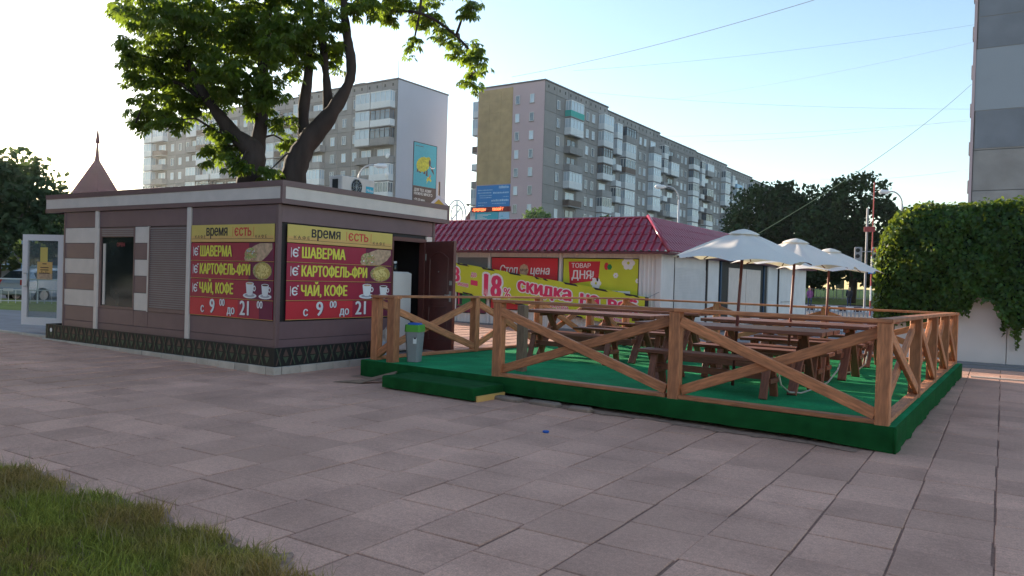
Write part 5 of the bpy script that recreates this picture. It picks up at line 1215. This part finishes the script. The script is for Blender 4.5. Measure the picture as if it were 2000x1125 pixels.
for i, (x, y) in enumerate(((-24,-15),(-14,-19),(-3,-17),(9,-20))):
    tree('park_tree', ['broad tree standing behind the viewer, far left','broad tree standing behind the viewer, left of centre','broad tree standing behind the viewer, centre','broad tree standing behind the viewer, right'][i], x, y, 11, [(0,0,6,4.6,4,4.2),(2,1,4,3.6,3,2.6),(-3,0,4,3,3,2.6)], .5, 2500, 40+i, trunk_h=5)
tree('park_tree', 'broad tree out of view to the left, facing the kiosk window', -44, -9, 11, [(0,0,5.5,5,5,4.5),(0,0,3,5,5,2.6)], .5, 5000, 51, trunk_h=5)
tree('park_tree', 'second broad tree out of view to the left, further from the kiosk window', -58, -24, 12, [(0,0,6,6,6,5),(0,0,3,6,6,2.6)], .6, 5000, 52, trunk_h=5)
# right background
tree('maple_tree', 'broad dark tree mass right of the long apartment block', -21.5, 82, 13, [(.4,0,7.6,4.2,4.2,4.6),(-2.6,-1.4,4.6,2.6,2.6,2.6),(3.2,2.0,7.6,4.2,4,4.4),(0,0,3.4,6.0,4,2.8)], .26, 24000, 6, tr=.45)
tree('maple_tree', 'airy dark tree with sky showing through, beside the striped signal pole', -12.3, 80, 13, [(0,0,8.4,3.6,3.6,3.9),(2.0,1.2,6.6,2.8,2.8,3.4),(-2.6,-1.5,6.0,2.8,2.8,3.4),(-.5,0,4.2,4.0,3,2.4)], .24, 13000, 7, tr=.4, shell=.6)
tree('willow_tree', 'light green willow rising behind the left end of the maroon roof', -36, 60.2, 9, [(0,0,5.9,1.7,1.7,2.2),(-1.2,-.8,4.8,1.3,1.3,1.9),(1.6,1.0,5.2,1.5,1.5,1.8),(3.0,2.0,4.5,1.2,1.2,1.4)], .16, 6000, 8, 'fleaf2', tr=.18)
tree('young_tree', 'small dark green tree just above the maroon roof, right of the willow', -26.4, 54.4, 6.6, [(0,0,5.3,1.0,1.0,1.5),(.9,.6,4.8,.9,.9,1.2)], .13, 2600, 9, tr=.12)
tree('roadside_tree', 'low dark tree behind the pavement at the right background', -17.6, 88, 7, [(0,0,4.2,3.5,3,2.6),(6,3,4.0,3.5,3,2.6),(11,6,4.2,3.5,3,2.8)], .3, 8000, 10, tr=.3)

# ================================================================== LEFT BACKGROUND
fh = thing('spire_house', 'house with steep maroon spire roof behind the left end of the kiosk', 'house', (-62,34,0))
ax, ay = -60.6, 33.4
part('wall', MB().box(-70,-56,33,45,0,5.6), M['balc_b'], fh)
part('roof', MB().add([(-70.6,32.4,5.6),(-55.4,32.4,5.6),(-55.4,45.6,5.6),(-70.6,45.6,5.6),(-67,38,8.3),(-59,38,8.3)], [(0,1,5,4),(1,2,5),(2,3,4,5),(3,0,4),(3,2,1,0)]), M['roofdk'], fh)
tur = MB()
prof_ = [(2.1,5.9),(1.95,6.9),(1.75,7.25),(.20,9.9),(.15,10.2),(.06,11.3)]
for r_, z in prof_:
    for k in range(4): a = math.pi/4+k*math.pi/2+.35; tur.v.append((ax+r_*math.cos(a), ay+r_*math.sin(a), z))
for i in range(len(prof_)-1):
    for k in range(4): tur.f.append((i*4+k, i*4+(k+1)%4, i*4+4+(k+1)%4, i*4+4+k)); tur.m.append(0)
part('spire', tur, M['roofdk'], fh); part('finial', MB().lathe([(.0,11.2),(.18,11.35),(.05,12.3),(0,12.4)], 8, c=(ax,ay,0), cap=False), M['roofdk'], fh)
lh = thing('street_house', 'low grey house with white framed window at the left edge', 'house', (-52,24,0))
part('wall', MB().box(-62,-55,22,33,0,3.6), M['balc_g'], lh)
for y in (22.3, 25.6): 
    w_ = part('window', MB().box(-54.97,-54.9,y,y+2.2,1.5,3.2), M['glass'], lh)
    part('frame', MB().box(-54.9,-54.82,y-.25,y+2.45,1.25,1.55).box(-54.9,-54.82,y-.25,y+2.45,3.1,3.35).box(-54.9,-54.82,y-.25,y+.05,1.55,3.1).box(-54.9,-54.82,y+2.15,y+2.45,1.55,3.1).box(-54.9,-54.82,y+1.0,y+1.12,1.55,3.1), M['s_lb'], w_)
struct('grass_verge', MB().box(-60,-24,13.5,16.2,-.02,.14) if False else MB().add([(-36,8.5,.135),(-20,13.5,.135),(-19,17.5,.135),(-38,15,.135)], [(0,1,2,3)]), M['lawn'])
struct('street', MB().add([(-75,12,-.015),(-24,13,-.015),(-24,45,-.015),(-75,45,-.015)], [(0,1,2,3)]), M['asphalt'])
# low white guard rail before the car
gf = thing('guard_fence', 'low white guard rail with thin uprights in front of the silver car', 'fence', (-30,14,0))
P0, P1 = Vector((-31.6,12.2,0)), Vector((-27.6,17.8,0)); dd = (P1-P0)
part('rail', MB().tube([P0+Vector((0,0,1.02)), P1+Vector((0,0,1.02))], .03, 6), M['white'], gf); part('rail', MB().tube([P0+Vector((0,0,.22)), P1+Vector((0,0,.22))], .02, 6), M['white'], gf); part('rail', MB().tube([P0+Vector((0,0,.62)), P1+Vector((0,0,.62))], .02, 6), M['white'], gf)
for k in range(31): p = P0+dd*k/30; part('upright', MB().tube([p+Vector((0,0,0)), p+Vector((0,0,1.0 if k % 6 == 0 else .62))], .028 if k % 6 == 0 else .012, 5), M['white'], gf)
# silver hatchback
def make_car(loc, rz, paint, label, name='parked_car'):
    c = thing(name, label, 'car', loc, rz)
    st = [(-2.05,.62,.35,.78,.80,.80),(-1.98,.76,.30,.86,.92,.70),(-1.55,.82,.28,.90,1.30,.60),(-1.2,.84,.28,.92,1.40,.58),(-.4,.85,.28,.93,1.44,.58),(.35,.85,.28,.93,1.38,.58),(1.0,.85,.28,.92,1.00,.68),(1.15,.84,.28,.90,.94,.74),(1.75,.80,.30,.80,.82,.72),(2.05,.66,.36,.66,.68,.60)]
    mb = MB(); ring = 10
    for (x, w, zs, zb_, zr, wr) in st:
        for q in ((-w*.92,zs),(-w,zs+.12),(-w*.99,zb_),(-wr,zr-.05),(-wr*.6,zr),(wr*.6,zr),(wr,zr-.05),(w*.99,zb_),(w,zs+.12),(w*.92,zs)): mb.v.append((x, q[0], q[1]))
    for i in range(len(st)-1):
        for k in range(ring): a = i*ring+k; b_ = i*ring+(k+1)%ring; mb.f.append((a, a+ring, b_+ring, b_)); mb.m.append(0)
    mb.f.append(tuple(range(ring))); mb.m.append(0); e = (len(st)-1)*ring; mb.f.append(tuple(e+k for k in range(ring-1,-1,-1))); mb.m.append(0)
    part('body', mb, paint, c, smooth=False, local=True)
    for s in (-1, 1):
        def sp2(i, f): 
            x, w, zs, zb_, zr, wr = st[i]; return Vector((x, s*((w*.99)*(1-f)+wr*f+.008), zb_*(1-f)+(zr-.05)*f))
        for (i0, i1) in ((2,3),(3,4),(4,5),(5,6)):
            q = [sp2(i0,.12), sp2(i1,.12), sp2(i1,.88), sp2(i0,.88)]; o2 = Vector((0, -s*.012, 0))
            q[0] = q[0].lerp(q[1], .06); q[3] = q[3].lerp(q[2], .06)
            part('side_window', MB().add(q+[v+o2 for v in q], [(0,1,2,3),(7,6,5,4)]), M['cglass'], c, local=True)
        for x in (-1.3, 1.28):
            wh = part('wheel', MB().lathe([(.30,0),(.31,.03),(.31,.17),(.30,.2)], 20), M['tyre'], c, Matrix.Translation((x, s*.70-.1 if s < 0 else .66, .31)) @ Matrix.Rotation(math.pi/2,4,'X') @ Matrix.Translation((0,0,-.1)), local=True, smooth=False)
            part('rim', MB().lathe([(0,0),(.19,.0),(.2,.02),(.2,.23),(.19,.25),(0,.25)], 14, cap=False), M['steel'], wh, Matrix.Translation((0,0,-.025)), local=True)
        part('tail_light', MB().cbox(-2.06,-1.93,s*.62-.11,s*.62+.11,.72,.98,.02), M['tail'], c, local=True)
        part('headlight', MB().cbox(1.93,2.06,s*.5-.13,s*.5+.13,.58,.70,.02), M['glassw'], c, local=True)
        part('door_mirror', MB().cbox(.72,.84,s*.93-.09,s*.93+.09,.94,1.06,.02), paint, c, local=True)
    part('rear_window', MB().add([(-1.965,-.60,.95),(-1.965,.60,.95),(-1.60,.50,1.28),(-1.60,-.50,1.28)], [(0,1,2,3)]), M['cglass'], c, local=True)
    part('windscreen', MB().add([(.42,-.50,1.36),(.42,.50,1.36),(.99,.60,1.03),(.99,-.60,1.03)], [(0,1,2,3)]), M['cglass'], c, local=True)
    part('bumper', MB().cbox(-2.12,-1.95,-.78,.78,.36,.60,.03), paint, c, local=True); part('number_plate', MB().box(-2.13,-2.121,-.26,.26,.46,.57), M['s_wht'], c, local=True)
    return c
make_car((-34.4,17.2,0), R_(106), M['silver'], 'silver hatchback parked behind the low white guard rail, its rear turned to the left')
make_car((-31.9,21.8,0), R_(20), M['s_red'], 'red car further off, glimpsed through the glass of the open white door')

# ================================================================== STREET BEHIND, RIGHT
struct('road', MB().add([(-45,66,-.02),(22,106,-.02),(12,118,-.02),(-55,78,-.02)], [(0,1,2,3)]) if False else MB().add([(-30,43,-.02),(12,43,-.02),(12,54,-.02),(-30,54,-.02)], [(0,1,2,3)]), M['asphalt'])
struct('footpath', MB().add([(-30,58,-.01),(12,58,-.01),(12,76,-.01),(-30,76,-.01)], [(0,1,2,3)]), M['asphalt_light'])
lw = MB()
for i in range(21):
    for j in range(9):
        x = -36+i*2.4; y = 78+j*5; lw.v.append((x, y, .02+1.4*(j/8)+.1*math.sin(x)))
for i in range(20):
    for j in range(8): a = i*9+j; lw.f.append((a, a+9, a+10, a+1)); lw.m.append(0)
struct('lawn', lw, M['lawn'], smooth=True)
kk = tag(part('striped_kerb', MB().box(-14,-3,56.8,57,-.02,.10), M['s_wht']), kind='structure')
mw = MB().cbox(-.24,.24,-.08,.08,0,.32,.02).mesh('kerb_block', M['s_blk']); mw2 = MB().cbox(-.24,.24,-.08,.08,0,.32,.02).mesh('kerb_block', M['s_wht'])
for k in range(22): put('kerb_block', mw if k % 2 else mw2, kk, Matrix.Translation((-13.8+k*.5,56.7,-.02)))
def rail_fence(name, label, P, Q, h, n, m, bars=2):
    t = thing(name, label, 'fence', P); P, Q = Vector(P), Vector(Q)
    for b_ in range(bars): z = h*(1-.82*b_/(bars-1)); part('rail', MB().tube([P+Vector((0,0,z)), Q+Vector((0,0,z))], .03, 5), m, t)
    for k in range(n+1): p = P.lerp(Q, k/n); part('picket', MB().tube([p, p+Vector((0,0,h))], .022, 5), m, t)
rail_fence('picket_fence', 'white picket guard fence with thin bars beyond the terrace, right background', (-5.4,26.2,0), (-2.9,27.8,0), .9, 22, M['lampgrey'])
rail_fence('street_fence', 'short pale lattice fence beside the signal pole, right background', (-8.0,66.5,0), (-4.2,68.5,0), 1.25, 16, M['white'], 3)
rail_fence('street_fence', 'long grey railing across the far lawn, right background', (-24,84,.3), (-8,90,.3), 1.1, 40, M['lampgrey'], 2)
# low white boards standing on the lawn
for i, (x, y, lab) in enumerate(((-15.2,90.9,'left of two small white notice boards on the far lawn'),(-14.0,91.9,'right of two small white notice boards on the far lawn'))):
    nb_ = thing('notice_board', lab, 'board', (x,y,.2), R_(30), 'notice boards on the far lawn')
    part('panel', MB().cbox(-.45,.45,-.05,.05,1.3,2.4,.02), M['white'], nb_, local=True); part('leg', MB().box(-.4,-.33,-.04,.04,0,1.29), M['lampgrey'], nb_, local=True); part('leg', MB().box(.33,.4,-.04,.04,0,1.29), M['lampgrey'], nb_, local=True)
# poles
sp_ = thing('signal_pole', 'tall thin red and white striped pole beside the traffic lights', 'pole', (-6.55,49.3,0))
for k in range(9): part('band', MB().tube([(-6.55,49.3,k*.87),(-6.55,49.3,(k+1)*.87-.002)], .045 if k < 5 else .035, 8), M['pwhite'] if (k % 2 and k < 4) else M['pred'], sp_)
tp = thing('traffic_light_pole', 'grey pole carrying traffic lights behind the third umbrella', 'traffic light', (-6.85,49.2,0))
part('pole', MB().tube([(-6.85,49.2,0),(-6.85,49.2,6.3)], .065, 10), M['bin'], tp)
def head(x, y, z, mt, red):
    b_ = part('signal_head', MB().cbox(x-.20,x+.20,y-.15,y+.15,z,z+1.05,.03), mt, tp)
    for k in range(3): part('lens', MB().lathe([(.11,0),(.12,.02),(.0,.05)], 12, cap=False), M['s_red'] if (red and k == 2) else M['dark'], b_, Matrix.Translation((x,y-.15,z+.18+k*.34)) @ Matrix.Rotation(math.pi/2,4,'X'))
    part('arm', MB().tube([(x,y,z+.8),(-6.85,49.2,z+.8)], .03, 6), M['lampgrey'], tp)
head(-7.25,49.0,2.95,M['balc_g'],False); head(-6.3,49.0,2.95,M['conc_d'],True)
part('street_sign', MB().cbox(-6.65,-6.1,48.8,48.84,2.45,2.85,.01), M['s_blue'], tp); part('bracket_plate', MB().cbox(-7.0,-6.4,49.05,49.1,4.9,5.2,.01), M['pred'], tp)
def lamp(label, base, H, arm, m=M['lampgrey'], gname='street lamps'):
    b_ = Vector(base); a = Vector(arm); t = thing('street_lamp', label, 'street lamp', base, 0, gname)
    part('pole', MB().tube([b_, b_+Vector((0,0,H-1.2))], [.12,.08], 10), m, t, smooth=True)
    pts = [b_+Vector((0,0,H-1.2))]+[b_+a*(1-math.cos(q*math.pi/2/6))+Vector((0,0,H-1.2+1.0*math.sin(q*math.pi/2/6))) for q in range(1,7)]+[b_+a*1.3+Vector((0,0,H-.25))]
    part('arm', MB().tube(pts, .055, 8), m, t, smooth=True)
    d = a.normalized(); c = b_+a*1.3+d*.3+Vector((0,0,H-.25))
    part('lamp_head', MB().tube([c-d*.45, c-d*.2, c+d*.25, c+d*.42], [.07,.16,.17,.05], 10), M['whitef'], t, smooth=True)
RV = Vector((Rt.x, Rt.y, 0)).normalized()
lamp('street lamp before the left apartment block, its head just above the kiosk roof', (-35.6,36.7,0), 8.9, RV*.9)
lamp('pale street lamp with hooked arm before the long block, above the maroon roof', (-21.2,56.6,0), 9.2, RV*-.9)
lamp('street lamp with bent arm above the ivy wall, right', (-6.75,65.8,0), 9.3, RV*-.85)
lamp('thin far street lamp between the long block and the dark trees', (-26.5,83,0), 8.6, RV*.7)
# small maroon roofed houses seen between the two blocks
def mans(name, label, x, y, w, h, seed):
    t = thing(name, label, 'house', (x,y,0)); 
    part('wall', MB().box(x-w/2,x+w/2,y,y+8,0,h), M['white_wall'], t)
    part('roof', MB().add([(x-w/2-.2,y-.2,h),(x+w/2+.2,y-.2,h),(x+w/2+.2,y+8,h),(x-w/2-.2,y+8,h),(x-w/2+1,y+1.2,h+3),(x+w/2-1,y+1.2,h+3),(x+w/2-1,y+7,h+3),(x-w/2+1,y+7,h+3)], [(0,1,5,4),(1,2,6,5),(2,3,7,6),(3,0,4,7),(4,5,6,7)]), M['roofdk'], t)
    for k in range(3): w_ = put('window', WMS[k % 3], t, Matrix.Translation((x-w/2+w*(k+.5)/3, y-.02, h-1.6)))
mans('mansard_house', 'white house with maroon mansard roof in the gap, left one', -79.5, 112, 5.5, 11.5, 1)
mans('mansard_house', 'white house with maroon mansard roof in the gap, right one', -72.2, 110, 6.2, 10.2, 2)
bs = thing('white_hoarding', 'white hoarding with dark frame low in the gap between the blocks', 'hoarding', (-50,72,0))
part('panel', MB().box(-53.2,-50.6,71.6,71.7,3.4,6.8).box(-50.4,-45.6,71.6,71.7,3.2,6.3), M['white'], bs); part('frame', MB().box(-53.3,-50.55,71.5,71.6,6.8,6.95).box(-50.6,-50.4,71.5,71.72,0,6.9).box(-50.4,-45.5,71.5,71.6,6.3,6.45).box(-45.6,-45.4,71.5,71.72,0,6.4), M['gap'], bs)
og = thing('round_emblem_sign', 'round white openwork sign on a post in the gap between the blocks', 'sign', (-38.9,52.6,0))
orr = MB(); oc = Vector((-39.3,52.4,6.9))
for r_ in (.95,.62): orr.tube([oc+RV*r_*.8*math.cos(a*.2618)+Vector((0,0,r_*1.25*math.sin(a*.2618))) for a in range(25)], .07, 6)
orr.tube([oc-Vector((0,0,1.1)), oc+Vector((0,0,1.1))], .08, 6).tube([oc-RV*.5-Vector((0,0,.6)), oc+RV*.4+Vector((0,0,.6))], .06, 6)
part('ring', orr, M['whitef'], og); part('post', MB().tube([(oc.x,oc.y,0), oc-Vector((0,0,1.1))], .09, 8), M['lampgrey'], og); part('loudspeaker', MB().lathe([(.05,0),(.22,.2)], 10), M['conc_d'], og, Matrix.Translation(oc+RV*.95+Vector((0,0,.7))))

# ================================================================== PEOPLE
def person(label, loc, facing, h, top, legs, hair, coatlen=.0, hood=False):
    t = thing('person', label, 'person', loc, facing); s = h/1.7
    vs = [(0,0,.95),(0,0,1.15),(0,0,1.38),(0,.0,1.50),(0,0,1.62),(.10,0,.90),(.11,.03,.50),(.11,-.02,.07),(.11,.12,.03),(-.10,0,.90),(-.12,.10,.50),(-.12,-.06,.09),(-.12,.06,.03),
          (.19,0,1.40),(.24,-.02,1.13),(.22,.08,.88),(-.19,0,1.40),(-.25,0,1.13),(-.22,.10,.90)]
    es = [(0,1),(1,2),(2,3),(3,4),(0,5),(5,6),(6,7),(7,8),(0,9),(9,10),(10,11),(11,12),(2,13),(13,14),(14,15),(2,16),(16,17),(17,18)]
    rs = [.14,.13,.15,.055,.095,.09,.06,.045,.04,.09,.06,.045,.04,.065,.05,.035,.065,.05,.035]
    me = bpy.data.meshes.new('body'); me.from_pydata([Vector(v)*s for v in vs], es, []); me.materials.append(M[legs])
    o = put('body', me, t, local=True); sk_ = o.modifiers.new('skin', 'SKIN'); 
    for i, r_ in enumerate(rs): me.skin_vertices[0].data[i].radius = (r_*s, r_*s) if me.skin_vertices else (.1,.1)
    me.skin_vertices[0].data[0].use_root = True
    ss = o.modifiers.new('sub', 'SUBSURF'); ss.levels = 1; ss.render_levels = 1
    cm = MB(); n = 14
    for z, rx, ry in ((.78-coatlen,.20,.15),(.95,.19,.14),(1.15,.17,.13),(1.35,.20,.13),(1.45,.14,.10),(1.50,.07,.07)):
        for k in range(n): a = 2*math.pi*k/n; cm.v.append((rx*s*math.cos(a), ry*s*math.sin(a), z*s))
    for i in range(5):
        for k in range(n): a = i*n+k; b_ = i*n+(k+1)%n; cm.f.append((a,b_,b_+n,a+n)); cm.m.append(0)
    for q in (1,-1): cm.tube([(.18*q*s,0,1.40*s),(.25*q*s,0,1.13*s),(.22*q*s,.09*s,.92*s)], [.08*s,.065*s,.05*s], 8)
    part('jacket', cm, M[top], t, local=True, smooth=True)
    hd = part('head', MB().lathe([(0,-.13),(.06,-.11),(.085,-.03),(.09,.03),(.07,.10),(0,.13)], 12, cap=False), M['skin'], t, Matrix.Translation((0,.01,1.60*s)), local=True, smooth=True)
    hr = MB().lathe([(.08,-.20 if not hood else -.05),(.10,-.08),(.108,.0),(.10,.07),(.06,.13),(0,.15)], 12, cap=False)
    part('hair' if not hood else 'hat', hr, M[hair], t, Matrix.Translation((0,-.025,1.60*s)), local=True, smooth=True)
    part('bag', MB().cbox(-.14,.14,-.24,-.15,.95*s,1.35*s,.03), M[top], t, local=True)
person('person in a purple jacket and pink hat walking beyond the pavilion corner', (-13.55,67.2,0), R_(200), 1.5, 'jacket', 'jeans', 'hat', 0, True)
person('person with long blond hair and black jacket walking away on the far footpath', (-11.3,72.3,0), R_(20), 1.62, 'coat', 'jeans', 'hair')

# ================================================================== OVERHEAD WIRES
WIRES= [([-6.57, 31.57, 12.78], [-24.63, 37.84, 13.38]), ([-2.48, 69.94, 22.45], [-33.61, 61.88, 20.67]), ([-2.51, 69.9, 21.09], [-34.01, 85.39, 23.03]), ([-2.51, 69.82, 15.84], [-36.99, 71.59, 21.21]), ([-2.49, 69.83, 14.93], [-53.77, 96.49, 22.47]), ([-2.52, 67.46, 17.22], [-8.14, 30.43, 3.58]), ([-2.56, 69.78, 15.08], [-29.82, 88.01, 18.31]), ([-2.4, 69.83, 11.17], [-18.57, 95.14, 14.26])]
WLAB = ['overhead wire crossing the upper middle of the sky','upper of the wires from the grey end wall','second thin wire below the top one at the grey end wall','nearly level wire halfway up the grey end wall','level wire just below the halfway one','diagonal greenish line running down in front of the dark trees','slightly slanting wire low in the sky','lowest faint wire above the ivy']
for i, (a, b_) in enumerate(WIRES):
    a, b_ = Vector(a), Vector(b_); pts = []
    for k in range(17): t = k/16; p = a.lerp(b_, t); p.z -= (a-b_).length*.012*4*t*(1-t); pts.append(p)
    tag(part('overhead_wire', MB().tube(pts, (.008 if i else .012) if i != 5 else .013, 5, cap=False), M['wire'] if i != 5 else M['gwire']), WLAB[i], 'wire', 'overhead wires')
hz = MB().box(-170, 40, -25, 240, -1.5, 36)
veil_haze = put('veil_haze', hz.mesh('veil_haze', [])); veil_haze['kind'] = 'stuff'  # thin air volume added to mimic the lens-flare veil at the left
hm = bpy.data.materials.new('haze air'); hm.use_nodes = True; HN = hm.node_tree.nodes; HN.remove(HN['Principled BSDF'])
pvn = HN.new('ShaderNodeVolumePrincipled'); pvn.inputs['Density'].default_value = VEIL_DENSITY; pvn.inputs['Anisotropy'].default_value = .75; pvn.inputs['Color'].default_value = (.95,.97,1,1)
hm.node_tree.links.new(pvn.outputs[0], HN['Material Output'].inputs['Volume']); veil_haze.data.materials.append(hm)
print('objects', len(bpy.data.objects), 'tris', sum(len(m.polygons) for m in bpy.data.meshes))
